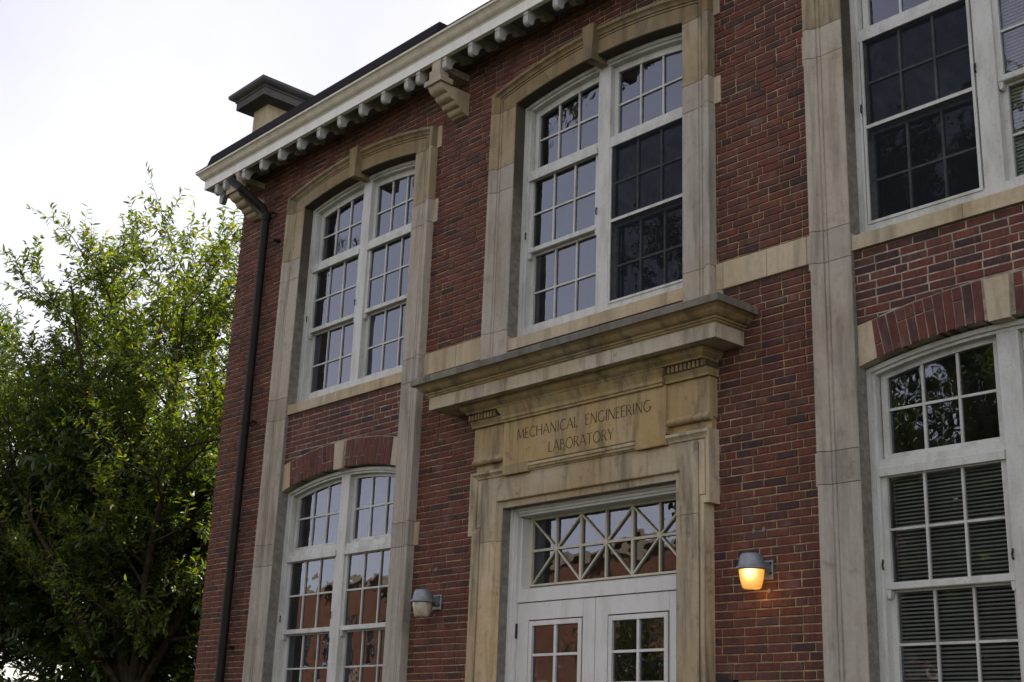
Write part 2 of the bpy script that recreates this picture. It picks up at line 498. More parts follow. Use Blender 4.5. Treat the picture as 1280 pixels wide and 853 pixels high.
# ------------------------------------------------------------------ bricks
def clip(poly, px, pz, nx, nz):
    out = []
    for i in range(len(poly)):
        a, b = poly[i], poly[(i + 1) % len(poly)]
        da = (a[0] - px) * nx + (a[1] - pz) * nz
        db = (b[0] - px) * nx + (b[1] - pz) * nz
        if da >= 0: out.append(a)
        if da * db < 0:
            t = da / (da - db)
            out.append((a[0] + (b[0] - a[0]) * t, a[1] + (b[1] - a[1]) * t))
    return out
def brick(mb, poly, depth=.03):
    """one brick face of any convex outline, edges worn back a little"""
    if len(poly) < 3: return
    cx = sum(p[0] for p in poly) / len(poly); cz = sum(p[1] for p in poly) / len(poly)
    j = rnd.uniform(-.0022, .0018); tx = rnd.uniform(-.008, .008); tz = rnd.uniform(-.02, .02)
    n = len(poly)
    A, B, D = [], [], []
    for (x, z) in poly:
        x += rnd.uniform(-.0024, .0024); z += rnd.uniform(-.0022, .0022)
        y = j + (x - cx) * tx + (z - cz) * tz
        dx, dz = x - cx, z - cz
        sx = (abs(dx) - .0035) / abs(dx) if abs(dx) > .004 else 1
        sz = (abs(dz) - .003) / abs(dz) if abs(dz) > .004 else 1
        A.append((cx + dx * sx, y, cz + dz * sz)); B.append((x, y + .0042, z)); D.append((x, depth, z))
    b = len(mb.v)
    mb.v.extend(A + B + D)
    mb.f.append(tuple(b + i for i in range(n)))
    for o in (0, n):
        for i in range(n):
            k = (i + 1) % n
            mb.f.append((b + o + k, b + o + i, b + o + n + i, b + o + n + k))
mb = MB()
rows = int((TOP + .01) / CH)
Re_LO = R_LO + .30
J = .0114
for r in range(9, rows + 1):
    z0 = r * CH + 5.410 % CH - CH + J / 2; z1 = z0 + CH - J
    zm = (z0 + z1) / 2
    ex = []
    for c in BAYS:
        h = HW + .03
        if 5.43 < zm < 8.10: ex.append((c - h, c + h))
        if c != BAYS[1]:
            if 2.0 < zm < 4.84: ex.append((c - h, c + h))
        if 8.10 < zm < 8.20: ex.append((c - h, c + h))
    if zm < 5.15: ex.append((DC - 1.36, DC + 1.36))
    ivs = [(XL, XR)]
    for a, b in ex:
        nv = []
        for p, q in ivs:
            if b <= p or a >= q: nv.append((p, q)); continue
            if a > p: nv.append((p, a))
            if b < q: nv.append((b, q))
        ivs = nv
    flem = r % 6 == 2
    x = XL - rnd.uniform(0, .004) - (0 if r % 2 else .1055)
    k = 0
    while x < XR:
        L = .211
        if flem and k % 2: L = .1075
        if not flem and rnd.random() < .06: L = .1075
        x1 = x + L; k += 1
        for p, q in ivs:
            a, b = max(x + J / 2, p + (J * .3 if p > XL else 0)), min(x1 - J / 2, q)
            if b - a < .018: continue
            poly = [(a, z0), (b, z0), (b, z1), (a, z1)]
            for c in (BAYS[0], BAYS[2]):
                if c - HW < (a + b) / 2 < c + HW and 4.80 < zm < 5.02:
                    mx = (a + b) / 2 - c
                    if abs(mx) < .10 and zm < 4.95: poly = []; break
                    nz_ = math.sqrt((Re_LO + .008) ** 2 - mx * mx)
                    d = math.hypot(mx, nz_)
                    poly = clip(poly, c + mx, ZC_LO + nz_, mx / d, nz_ / d)
            if len(poly) >= 3: brick(mb, poly)
        x = x1
face_bricks = part(mb, 'brick_facing', M['brick'], fix=False)

for c in (BAYS[0], BAYS[2]):
    mb = MB()
    mb.box(c - HW - .01, c + HW + .01, .0055, .02, 4.86, 5.41)
    part(mb, 'panel_mortar', M['mortar_light'])
# radial brick arches over the lower windows, with stone springers and key
for c in (BAYS[0], BAYS[2]):
    n = 27
    a0 = .97 / R_LO
    mb = MB()
    for i in range(n):
        if i == n // 2: part(mb, 'brick_arch', M['brick'], fix=False); mb = MB()
        t0 = -a0 + 2 * a0 * i / n; t1 = -a0 + 2 * a0 * (i + 1) / n
        xm = R_LO * math.sin((t0 + t1) / 2)
        if abs(xm) < .100: continue
        g = .0045 / R_LO
        def pt(r, t): return (c + r * math.sin(t), ZC_LO + r * math.cos(t))
        w = Re_LO - R_LO
        cuts = [0, w] if rnd.random() < .45 else ([0, w * .34, w] if rnd.random() < .5 else [0, w * .66, w])
        for s0, s1 in zip(cuts, cuts[1:]):
            ra, rb = R_LO + s0 + .004, R_LO + s1 - .004
            brick(mb, [pt(ra, t0 + g), pt(ra, t1 - g), pt(rb, t1 - g), pt(rb, t0 + g)], .13)
    part(mb, 'brick_arch', M['brick'], fix=False)
    mb = MB()                                         # mortar bed behind the radial bricks
    ring = []
    N = 24
    for i in range(N + 1):
        t = -a0 + 2 * a0 * i / N
        ring.append([(c + rr_ * math.sin(t), y, ZC_LO + rr_ * math.cos(t)) for rr_, y in ((R_LO + .003, .006), (Re_LO, .006), (Re_LO, .12), (R_LO + .003, .12))])
    mb.loft(ring)
    part(mb, 'arch_mortar', M['mortar_light'])
    for s in (-1, 1):
        mb = MB()
        mb.prism_y([(c + s * 1.115, 4.51), (c + s * .955, 4.552), (c + s * .985, 4.845), (c + s * 1.115, 4.825)], -.004, .13)
        part(mb, 'arch_springer', M['stone_sill'])
    mb = MB()
    mb.prism_y([(c - .078, 4.63), (c + .078, 4.63), (c + .093, 4.935), (c - .093, 4.935)], -.012, .13)
    part(mb, 'keystone', M['stone_sill'])

# ------------------------------------------------------------------ stone frames round the bays
PROF = [(0, .115), (0, -.045), (.006, -.051), (.186, -.051), (.190, -.042), (.198, -.042), (.202, -.052), (.222, -.052), (.226, -.044), (.234, -.044),
        (.238, -.056), (.262, -.064), (.280, -.078), (.288, -.090), (.296, -.093), (.330, -.093), (.333, -.088), (.333, .004)]
def arc_z(c, x, u): return ZC_UP + math.sqrt((R_UP + .8 * u) ** 2 - (x - c) ** 2)
def bay_frame(c, z_base, joints):
    mb = MB()
    for s in (-1, 1):
        zz = [z_base] + joints
        mb = MB(); up_mb = MB()
        for a, b in zip(zz, zz[1:]):
            e = .0025
            (up_mb if a > 7.3 else mb).loft([[(c + s * (HW + u), y, z) for u, y in PROF] for z in (a + e, b - e)])
        part(mb, 'window_jamb', M['stone'])
        part(up_mb, 'jamb_stone', M['stone_mid'])
        mb = MB()
        top = [(c + s * (HW + u), y, arc_z(c, c + s * (HW + u), u)) for u, y in PROF]
        low = [(c + s * (HW + u), y, zz[-1] + .0025) for u, y in PROF]
        mb.loft([low, top])
        e = .0025
        N = 7
        for f0, f1 in ((1, .55), (.55, .05)):
            rings = []
            for i in range(N + 1):
                f = f0 + (f1 - f0) * i / N
                if i == 0 and f0 != 1: f -= e
                if i == N: f += e * .5
                ring = []
                for u, y in PROF:
                    x = c + s * f * (HW + u)
                    ring.append((x, y, arc_z(c, x, u)))
                rings.append(ring)
            mb.loft(rings)
        part(mb, 'arch_stone', M['stone_arch'])
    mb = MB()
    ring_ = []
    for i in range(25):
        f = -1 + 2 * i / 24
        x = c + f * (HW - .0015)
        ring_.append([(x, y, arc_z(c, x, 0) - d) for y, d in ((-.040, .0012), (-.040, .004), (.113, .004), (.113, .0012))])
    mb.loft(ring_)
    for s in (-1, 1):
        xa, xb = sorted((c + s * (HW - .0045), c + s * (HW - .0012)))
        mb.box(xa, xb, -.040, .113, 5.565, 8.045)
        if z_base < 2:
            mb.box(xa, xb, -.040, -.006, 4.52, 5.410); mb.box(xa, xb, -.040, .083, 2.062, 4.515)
    part(mb, 'soot_shade_lining', M['soot'])  # soot on arch and upper reveals, painted shade on the lower jambs
    # quoin blocks that bond the jambs into the brickwork
    for s in (-1, 1):
        for z0, z1 in ((8.00, 8.262), (7.13, 7.392), (5.352, 5.562), (3.662, 3.905), (1.9, 2.14)):
            if z1 < z_base: continue
            mb = MB()
            mb.cbox(*sorted((c + s * (HW + .325), c + s * (HW + .40))), -.016, .03, z0 + rnd.uniform(-.008, .008), z1 + rnd.uniform(-.008, .008), .004)
            part(mb, 'quoin_stone', M['stone_sill'])
    k = MB()
    zt = 8.455
    k.loft([[(c - .050, -.135, 8.085), (c + .050, -.135, 8.085), (c + .078, -.135, zt), (c - .078, -.135, zt)],
            [(c - .046, .10, 8.095), (c + .046, .10, 8.095), (c + .074, .10, zt), (c - .074, .10, zt)]])
    part(k, 'keystone', M['stone_arch'])
for i, c in enumerate(BAYS):
    if i == 1: bay_frame(c, 5.19, [5.634, 7.13, 7.392, 8.025])
    else: bay_frame(c, .62, [1.9, 3.662, 3.905, 5.372, 5.634, 7.13, 7.392, 8.025])
    mb = MB()                                                     # stone sill of the upper window
    for a, b in ((c - HW + .003, c - .2), (c - .197, c + HW - .003)):
        mb.loft([[(x, -.030, 5.415), (x, -.030, 5.525), (x, -.022, 5.533), (x, .16, 5.560), (x, .16, 5.415)] for x in (a, b)])
    part(mb, 'sill', M['stone_sill'])
    if i != 1:
        mb = MB()
        mb.loft([[(x, -.030, 1.93), (x, -.030, 2.03), (x, .16, 2.06), (x, .16, 1.93)] for x in (c - HW + .003, c + HW - .003)])
        part(mb, 'sill', M['stone_sill'])
# belt course between the bays
for a, b in ((BAYS[0] + HW + .336, BAYS[1] - HW - .336), (BAYS[1] + HW + .336, BAYS[2] - HW - .336)):
    mb = MB()
    xs_ = [a, a + .075, (a + b) / 2 + .03, b - .075, b]
    for p, q in zip(xs_, xs_[1:]):
        mb.cbox(p + .002, q - .002, -.022, .03, 5.412, 5.645, .004)
    part(mb, 'belt_course', M['stone_sill'])

# ------------------------------------------------------------------ windows
def muntin_grid(mb, xa, xb, z0, z1, ztop, ncol, nrow, y, zmid=None, w=.019):
    """thin bars; ztop(x) gives the head line"""
    for k in range(1, ncol):
        x = xa + (xb - xa) * k / ncol
        mb.prism_y([(x - w / 2, z0), (x + w / 2, z0), (x + w / 2, ztop(x + w / 2)), (x - w / 2, ztop(x - w / 2))], y - .012, y + .012)
    for k in range(1, nrow):
        z = (z0 + (z1 - z0) * k / nrow) if zmid is None else zmid
        mb.box(xa, xb, y - .0105, y + .0105, z - w / 2, z + w / 2)
def glass_panes(mb, xa, xb, z0, ztop, ncol, nrow, y, zmid):
    for k in range(ncol):
        a = xa + (xb - xa) * k / ncol; b = xa + (xb - xa) * (k + 1) / ncol
        for q in range(nrow):
            lo = z0 if q == 0 else zmid
            hi = None if q == nrow - 1 else zmid
            tl = ztop(a) if hi is None else hi; tr_ = ztop(b) if hi is None else hi
            ax, az = rnd.gauss(0, .0045), rnd.gauss(0, .0045)
            def yy(x, z): return y + ax * (x - (a + b) / 2) + az * (z - lo - .2)
            mb.add([(a, yy(a, lo), lo), (b, yy(b, lo), lo), (b, yy(b, tr_), tr_), (a, yy(a, tl), tl)], [(0, 1, 2, 3)])

def make_window(c, Rarc, zc, z_sill, zb_lo, z_mid_lo, z_meet_lo, z_meet_hi, z_mid_up, z_up_top, bar0, bar1, tr_bot, tr_mid, arc_gap, screens=(), blinds=(), slat=.009, tdrop=.14):
    """tall timber window: mullion, two transom lights under the arch, two double hung sashes"""
    az = lambda x, d: zc + math.sqrt((Rarc - d) ** 2 - (x - c) ** 2)
    f = MB()
    # casing at the jambs: stepped
    for s in (-1, 1):
        for u0, u1, y in ((1.056, 1.108, .085), (1.034, 1.056, .105)):
            f.box(*sorted((c + s * u0, c + s * u1)), y, .30, z_sill, az(c + u0, arc_gap) - .01)
    N = 20
    for d0, d1, y in ((arc_gap, arc_gap + .034, .082), (arc_gap + .034, arc_gap + .058, .104)):
        rings = []
        for i in range(N + 1):
            x = c - 1.106 + 2.212 * i / N
            rings.append([(x, y, az(x, d1)), (x, y, az(x, d0)), (x, .30, az(x, d0)), (x, .30, az(x, d1))])
        f.loft(rings)
    mh = .078
    f.cbox(c - mh, c + mh, .108, .30, z_sill, az(c, arc_gap + .03), .005)
    f.box(c - 1.05, c + 1.05, .112, .29, z_sill - .01, zb_lo - .042)            # bottom rail of the frame
    for s in (-1, 1):
        xa, xb = sorted((c + s * mh, c + s * 1.04))
        f.loft([[(x, .150, bar0), (x, .098, bar0 + .004), (x, .098, bar0 + .062), (x, .116, bar0 + .070), (x, .120, bar1 - .02), (x, .17, bar1), (x, .26, bar1), (x, .26, bar0)] for x in (xa, xb)])
    win = part(f, 'window', M['white'])
    for s in (-1, 1):
        # fixed light under the arch
        xa, xb = sorted((c + s * (mh + .055), c + s * .972))
        sash = MB(); gl = MB()
        y = .185
        zt = lambda x: az(x, tdrop)
        for q0, q1 in ((xa - .052, xa), (xb, xb + .065)):
            sash.prism_y([(q0, tr_bot - .03), (q1, tr_bot - .03), (q1, zt(q1) + .115), (q0, zt(q0) + .115)], y - .022, y + .03)
        M_ = 8
        rings = []
        for i in range(M_ + 1):
            x = xa + (xb - xa) * i / M_
            rings.append([(x, y - .0215, zt(x)), (x, y - .0215, zt(x) + .122), (x, y + .03, zt(x) + .122), (x, y + .03, zt(x))])
        sash.loft(rings)
        sash.box(xa, xb, y - .0215, y + .03, tr_bot - .055, tr_bot)
        muntin_grid(sash, xa, xb, tr_bot, 0, zt, 3, 2, y, tr_mid)
        sub(sash, 'transom_sash', M['white'], win)
        glass_panes(gl, xa, xb, tr_bot, zt, 3, 2, y + .004, tr_mid)
        sub(gl, 'window_pane', M['glass'], win, fix=False)
        # double hung pair
        xa, xb = sorted((c + s * (mh + .044), c + s * .992))
        for nm, y, lo, mid, hi in (('upper_sash', .150, z_meet_hi, z_mid_up, z_up_top), ('lower_sash', .196, zb_lo, z_mid_lo, z_meet_lo)):
            sash = MB(); gl = MB()
            zt = lambda x, h=hi: h
            for q0, q1 in ((xa - .044, xa), (xb, xb + .044)):
                sash.box(q0, q1, y - .02, y + .022, lo - .04, hi + .03)
            sash.box(xa, xb, y - .0195, y + .0215, hi, hi + .038)
            if nm == 'upper_sash':
                sash.cbox(xa - .046, xb + .046, y - .030, y + .0215, lo - .052, lo - .0005, .006)
                for q0, q1 in ((xa - .043, xa - .006), (xb + .006, xb + .043)):          # sash horns
                    sash.prism_y([(q0, lo - .05), (q1, lo - .05), (q1 - .006, lo - .10), ((q0 + q1) / 2, lo - .115), (q0 + .006, lo - .10)], y - .024, y + .018)
            else:
                sash.box(xa, xb, y - .0195, y + .0215, lo - .06, lo)
            muntin_grid(sash, xa, xb, lo, hi, zt, 3, 2, y, mid, .018)
            sub(sash, nm, M['white'], win)
            glass_panes(gl, xa, xb, lo, zt, 3, 2, y + .004, mid)
            sub(gl, 'window_pane', M['glass'], win, fix=False)
        if s in screens:
            fr = MB()
            a, b, lo, hi = xa - .012, xb + .012, zb_lo - .035, z_up_top + .02
            zm = z_meet_lo + .04
            for q in ((a - .022, a, lo - .022, hi + .022), (b, b + .022, lo - .022, hi + .022)):
                fr.box(q[0], q[1], .102, .120, q[2], q[3])
            for q in ((lo - .022, lo), (zm - .014, zm + .014), (hi, hi + .022)):
                fr.box(a, b, .1025, .1195, q[0], q[1])
            fo = sub(fr, 'screen_frame', M['white'], win)
            sc = MB()
            for q0, q1 in ((lo, zm - .014), (zm + .014, hi)):
                sc.add([(a, .114, q0), (b, .114, q0), (b, .114, q1), (a, .114, q1)], [(0, 1, 2, 3)])
            sub(sc, 'insect_screen', M['screen'], win, fix=False)
        if s in blinds:
            bl = MB()
            z = z_up_top - .01
            while z > zb_lo - .02:
                bl.add([(xa - .02, .228, z - .006), (xb + .02, .228, z - .006), (xb + .02, .247, z + slat), (xa - .02, .247, z + slat)], [(0, 1, 2, 3)])
                z -= .0275
            sub(bl, 'venetian_blind', M['blind'], win, fix=False)
    # little black latches where screens hook on
    for s, u in ((-1, -1.022), (-1, -.075)):
        if True:
            la = MB()
            x = c + u; z = (z_meet_hi + .115)
            yy = .078 if u < -.5 else .104
            la.tube([(x, yy, z + .03), (x + .006, yy - .012, z + .034), (x + .008, yy - .014, z + .02), (x - .002, yy - .006, z + .004), (x + .004, yy - .012, z - .022), (x, yy, z - .03)], .007, 6)
            sub(la, 'latch', M['black'], win)
    return win

UP = dict(Rarc=R_UP, zc=ZC_UP, z_sill=5.55, zb_lo=5.705, z_mid_lo=6.03, z_meet_lo=6.415, z_meet_hi=6.49, z_mid_up=6.845, z_up_top=7.205, bar0=7.205, bar1=7.345, tr_bot=7.36, tr_mid=7.665, arc_gap=.012)
LO = dict(Rarc=R_LO, zc=ZC_LO, z_sill=2.05, zb_lo=2.17, z_mid_lo=2.535, z_meet_lo=2.89, z_meet_hi=2.955, z_mid_up=3.325, z_up_top=3.695, bar0=3.70, bar1=3.845, tr_bot=3.872, tr_mid=4.20, arc_gap=.012, tdrop=.105)
make_window(BAYS[0], **UP)
make_window(BAYS[1], screens=(1,), **UP)
make_window(BAYS[2] - .015, screens=(-1,), blinds=(1,), slat=.0215, **UP)
make_window(BAYS[0], **LO)
make_window(BAYS[2] - .015, blinds=(-1, 1), **LO)

# ------------------------------------------------------------------ doorway
def sweep(mb, path, prof):
    """profile of (s outward, y) mitred along a polyline of (x, z); outward is left of travel"""
    n = len(path)
    nrm = []
    for i in range(n - 1):
        dx, dz = path[i + 1][0] - path[i][0], path[i + 1][1] - path[i][1]
        L = math.hypot(dx, dz); nrm.append((-dz / L, dx / L))
    rings = []
    for i in range(n):
        a = nrm[max(i - 1, 0)]; b = nrm[min(i, n - 2)]
        k = 1 + a[0] * b[0] + a[1] * b[1]
        mx, mz = (a[0] + b[0]) / k, (a[1] + b[1]) / k
        rings.append([(path[i][0] + mx * s, y, path[i][1] + mz * s) for s, y in prof])
    mb.loft(rings)
mb = MB()
ZD = 3.945
w0 = 1.115
# flat face of the architrave with the sunk fillet at its inner edge
inner = [(-.062, .07), (-.062, -.052), (-.008, -.052), (-.004, -.066), (0, -.082), (.006, -.086), (.196, -.086), (.196, .02)]
for path in ([(DC - w0, .62), (DC - w0, 2.0 - .002)], [(DC - w0, 2.002), (DC - w0, 3.578)], [(DC - w0, 3.582), (DC - w0, ZD), (DC + w0, ZD), (DC + w0, 3.582)], [(DC + w0, 3.578), (DC + w0, 2.002)], [(DC + w0, 1.998), (DC + w0, .62)]):
    sweep(mb, path, inner)
# outer moulding that steps out into ears
o1, o2, ze, zt = 1.115 + .205, 1.115 + .262, 3.675, 4.165
outer = [(0, .004), (0, -.084), (.004, -.074), (.010, -.074), (.014, -.088), (.030, -.094), (.048, -.110), (.054, -.120), (.078, -.121), (.080, .004)]
pth = [(DC - o1, .62), (DC - o1, ze + .05), (DC - o2, ze + .05), (DC - o2, zt), (DC + o2, zt), (DC + o2, ze + .05), (DC + o1, ze + .05), (DC + o1, .62)]
sweep(mb, pth, outer)
mb.box(DC - o2, DC - o1 + .001, -.0835, .02, ze + .052, zt)                      # ear fields
mb.box(DC + o1 - .001, DC + o2, -.0835, .02, ze + .052, zt)
mb.box(DC - o2, DC + o2, -.0830, .02, ZD + .197, zt)
M['stone_door'] = mat_stone('limestone_doorway', (.52, .435, .315), (.44, .33, .185), .38, .95, 12.5)
door_surround = part(mb, 'door_surround', M['stone_door'])

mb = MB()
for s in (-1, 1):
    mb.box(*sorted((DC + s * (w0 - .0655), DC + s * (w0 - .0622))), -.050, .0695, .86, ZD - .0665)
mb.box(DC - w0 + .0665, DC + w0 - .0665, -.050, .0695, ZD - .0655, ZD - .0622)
part(mb, 'painted_shade_lining', M['soot'])  # dark lining paints shade into the door reveal and head
mb = MB()
E = DC                                                         # entablature
mb.box(E - 1.435, E + 1.435, -.062, .02, 4.245, 4.90)          # frieze ground
for s in (-1, 1):                                              # end blocks with a rolled lower edge
    xa, xb = sorted((E + s * .99, E + s * 1.445))
    prof = [(.01, 4.675), (-.098, 4.675), (-.098, 4.385)]
    for i in range(9):
        a = math.pi * i / 8
        prof.append((-.098 + .034 - .034 * math.cos(a) - .022, 4.352 - .034 * math.sin(a)))
    prof += [(.01, 4.34)]
    mb.prism_x(prof, xa, xb)
mb.cbox(E - 1.0, E + 1.0, -.122, .0, 4.250, 4.672, .004)         # inscription panel
mb.cbox(E - 1.0, E - .655, -.1225, .0, 4.168, 4.262, .004)
mb.cbox(E + .655, E + 1.0, -.1225, .0, 4.168, 4.262, .004)
mb.cbox(E - .655, E + .655, -.108, .0, 4.19, 4.2495, .004)
part(mb, 'inscription_panel', M['stone_frieze'])

def molding(mb, prof, x0, x1, o0=0, seg=()):
    """profile of (offset, z) run along the front and mitred round both ends; seg = joints in x"""
    cuts = [x0] + list(seg) + [x1]
    for i, (a, b) in enumerate(zip(cuts, cuts[1:])):
        rings = []
        if i == 0: rings.append([(a - (o - o0), .0, z) for o, z in prof])
        rings.append([(a - (o - o0) if i == 0 else a + .0025, -o, z) for o, z in prof])
        rings.append([(b + (o - o0) if i == len(cuts) - 2 else b - .0025, -o, z) for o, z in prof])
        if i == len(cuts) - 2: rings.append([(b + (o - o0), .0, z) for o, z in prof])
        mb.loft(rings)
mb = MB()
bed_lo = [(0, 4.668), (.145, 4.668), (.148, 4.690), (.160, 4.692), (.160, 4.725), (.168, 4.740), (.185, 4.770), (.20, 4.800), (0, 4.800)]
molding(mb, bed_lo, E - .98, E + .98, .145, (E - .67, E + .83))
bed_hi = [(0, 4.802), (.205, 4.802), (.208, 4.815), (.222, 4.826), (.243, 4.842), (.255, 4.862), (.258, 4.888), (0, 4.888)]
molding(mb, bed_hi, E - 1.46, E + 1.46, .205, (E - .67, E + .83))
for s in (-1, 1):
    xa, xb = sorted((E + s * 1.0, E + s * 1.462))
    mb.prism_x([(0, 4.678), (-.125, 4.678), (-.127, 4.70), (-.15, 4.735), (-.15, 4.742), (0, 4.742)], xa, xb)
part(mb, 'bed_moulding', M['stone_frieze'])
for s in (-1, 1):
    mb = MB()
    xa, xb = sorted((E + s * 1.06, E + s * 1.46))
    mb.box(xa, xb, -.145, 0, 4.743, 4.801)
    part(mb, 'dentil_ground', M['letter'])
    mb = MB()
    nd = 9
    for i in range(nd):
        x = xa + (xb - xa) * (i + .12) / nd
        mb.box(x, x + (xb - xa) / nd * .55, -.178, -.14, 4.744, 4.8005)
    part(mb, 'dentil_course', M['stone_arch'])
JT = (-8.727, -7.385)
mb = MB()
molding(mb, [(0, 4.889), (.325, 4.889), (.333, 4.884), (.358, 4.884), (.358, 5.004), (0, 5.004)], -9.835, -6.262, .358, JT)
part(mb, 'door_cornice', M['stone_cornice'])
mb = MB()
molding(mb, [(0, 5.0045), (.362, 5.0045), (.363, 5.012), (.372, 5.014), (.374, 5.028), (.386, 5.032), (.388, 5.046),
        (.396, 5.050), (.412, 5.058), (.430, 5.075), (.446, 5.098), (.470, 5.114), (.490, 5.119), (0, 5.1192)], -9.835, -6.262, .358, JT)
part(mb, 'cornice_moulding', M['stone_cyma'])
mb = MB()
molding(mb, [(0, 5.1196), (.500, 5.1196), (.503, 5.174), (.494, 5.184), (0, 5.225)], -9.835, -6.262, .358, JT)
part(mb, 'cornice_cap', M['stone_cap'])

# ------------------------------------------------------------------ engraved inscription: stroke letters
def arcp(cx, cy, rx, ry, a0, a1, n=12):
    return [(cx + rx * math.cos(R_(a0 + (a1 - a0) * i / n)), cy + ry * math.sin(R_(a0 + (a1 - a0) * i / n))) for i in range(n + 1)]
T, H_ = .085, .052                     # thick and thin stroke widths, cap height = 1
GLY = {
    'M': (.92, [([(.05, 0), (.17, 1)], H_), ([(.17, 1), (.46, .08)], T), ([(.46, .08), (.76, 1)], H_), ([(.76, 1), (.87, 0)], T)]),
    'E': (.50, [([(.06, 0), (.06, 1)], T), ([(.06, .975), (.45, .975)], H_), ([(.06, .53), (.39, .53)], H_), ([(.06, .025), (.47, .025)], H_)]),
    'C': (.74, [(arcp(.44, .5, .39, .49, 52, 180), T), (arcp(.44, .5, .39, .49, 180, 312), T)]),
    'H': (.76, [([(.07, 0), (.07, 1)], T), ([(.68, 0), (.68, 1)], T), ([(.07, .52), (.68, .52)], H_)]),
    'A': (.76, [([(.02, 0), (.36, 1)], H_), ([(.36, 1), (.74, 0)], T), ([(.13, .33), (.60, .33)], H_)]),
    'N': (.78, [([(.08, 0), (.08, 1)], H_), ([(.08, 1), (.69, 0)], T), ([(.69, 0), (.69, 1)], H_)]),
    'I': (.22, [([(.11, 0), (.11, 1)], T)]),
    'L': (.50, [([(.06, 0), (.06, 1)], T), ([(.06, .025), (.47, .025)], H_)]),
    'G': (.78, [(arcp(.44, .5, .39, .49, 52, 180), T), (arcp(.44, .5, .39, .49, 180, 318), T), ([(.72, .12), (.72, .44)], T)]),
    'R': (.62, [([(.06, 0), (.06, 1)], T), ([(.06, .97), (.26, .97)] + arcp(.26, .74, .22, .23, 90, -90) + [(.06, .51)], H_), ([(.27, .51), (.60, 0)], T)]),
    'B': (.58, [([(.06, 0), (.06, 1)], T), ([(.06, .97), (.26, .97)] + arcp(.26, .76, .19, .21, 90, -90) + [(.06, .55)], H_), ([(.06, .55), (.28, .55)] + arcp(.28, .285, .24, .265, 90, -90) + [(.06, .02)], H_)]),
    'O': (.90, [(arcp(.45, .5, .40, .49, 0, 180, 18), T), (arcp(.45, .5, .40, .49, 180, 360, 18), T)]),
    'T': (.62, [([(.31, 0), (.31, 1)], T), ([(.02, .97), (.60, .97)], H_)]),
    'Y': (.66, [([(.33, 0), (.33, .46)], T), ([(.33, .46), (.02, 1)], T), ([(.33, .46), (.64, 1)], H_)]),
}
def text_line(mb, word, xa, xb, z, h, y):
    tot = sum(GLY[ch][0] for ch in word) + .09 * (len(word) - 1)
    sx = (xb - xa) / tot
    x = xa
    for ch in word:
        wd, strokes = GLY[ch]
        for pts, wdt in strokes:
            hw = wdt / 2 * h
            q = [(x + p[0] * sx, z + p[1] * h) for p in pts]
            L, Rr = [], []
            for i, p in enumerate(q):
                a = q[max(i - 1, 0)]; b = q[min(i + 1, len(q) - 1)]
                dx, dz = b[0] - a[0], b[1] - a[1]; d = math.hypot(dx, dz) or 1
                k = 1.25 if (i in (0, len(q) - 1) and len(q) == 2) else 1.0
                L.append((p[0] - dz / d * hw * k, p[1] + dx / d * hw * k)); Rr.append((p[0] + dz / d * hw * k, p[1] - dx / d * hw * k))
            off = rnd.uniform(0, .0004)
            mb.loft([[(l[0], y - off, l[1]), (r_[0], y - off, r_[1]), (r_[0], y + .004, r_[1]), (l[0], y + .004, l[1])] for l, r_ in zip(L, Rr)])
        x += (wd + .09) * sx
YT = -.1232
for wd_, a_, b_, z_ in (('MECHANICAL', -8.800, -8.000, 4.478), ('ENGINEERING', -7.912, -7.150, 4.478), ('LABORATORY', -8.372, -7.572, 4.302)):
    mb = MB()
    text_line(mb, wd_, a_, b_, z_, .098, YT)
    part(mb, 'engraved_word', M['letter'])

# ------------------------------------------------------------------ doors and transom light
mb = MB()
for s in (-1, 1):                                              # wooden casing
    for u0, u1, y in ((1.025, 1.053, .048), (1.004, 1.025, .066), (.982, 1.004, .082)):
        mb.box(*sorted((DC + s * u0, DC + s * u1)), y, .34, .5, 3.885)
    mb.box(*sorted((DC + s * .962, DC + s * .982)), .125, .36, 3.125, 3.80)
for z0, z1, y in ((3.860, 3.890, .046), (3.836, 3.860, .066), (3.815, 3.836, .085)):
    mb.box(DC - .98, DC + .98, y, .34, z0, z1)
mb.loft([[(x, .105, 3.032), (x, .105, 3.138), (x, .112, 3.146), (x, .27, 3.188), (x, .30, 3.188), (x, .30, 3.032)] for x in (DC - .979, DC + .979)])
frame = part(mb, 'door_frame', M['door_white'])
mb = MB()
yt = .255
zb, ztp, zm = 3.205, 3.792, 3.512
xa, xb = DC - .935, DC + .935
for a, b in ((DC - .965, xa), (xb, DC + .965)): mb.box(a, b, yt - .03, yt + .02, 3.19, 3.815)
mb.box(xa, xb, yt - .03, yt + .02, 3.187, zb); mb.box(xa, xb, yt - .03, yt + .02, ztp, 3.816)
V = [xa + (xb - xa) * i / 6 for i in range(7)]
for i in range(1, 6):
    w = .013 if i in (2, 4) else .0085
    mb.box(V[i] - w, V[i] + w, yt - .024, yt + .012, zb, ztp)
mb.box(xa, xb, yt - .022, yt + .012, zm - .011, zm + .011)
def bar(mb, p, q, w, y0, y1):
    dx, dz = q[0] - p[0], q[1] - p[1]; L = math.hypot(dx, dz); nx, nz = -dz / L * w, dx / L * w
    mb.prism_y([(p[0] + nx, p[1] + nz), (p[0] - nx, p[1] - nz), (q[0] - nx, q[1] - nz), (q[0] + nx, q[1] + nz)], y0, y1)
for k in (1, 3, 5):
    for sx in (-1, 1):
        for zz in (zb, ztp):
            bar(mb, (V[k], zm), (V[k + sx], zz), .0078, yt - .0205 - .0004 * k, yt + .011)
    mb.prism_y([(V[k] + .028 * math.cos(a), zm + .028 * math.sin(a)) for a in [math.pi * 2 * i / 10 for i in range(10)]], yt - .028, yt + .01)
tr_l = part(mb, 'transom_light', M['cream'])
mb = MB()
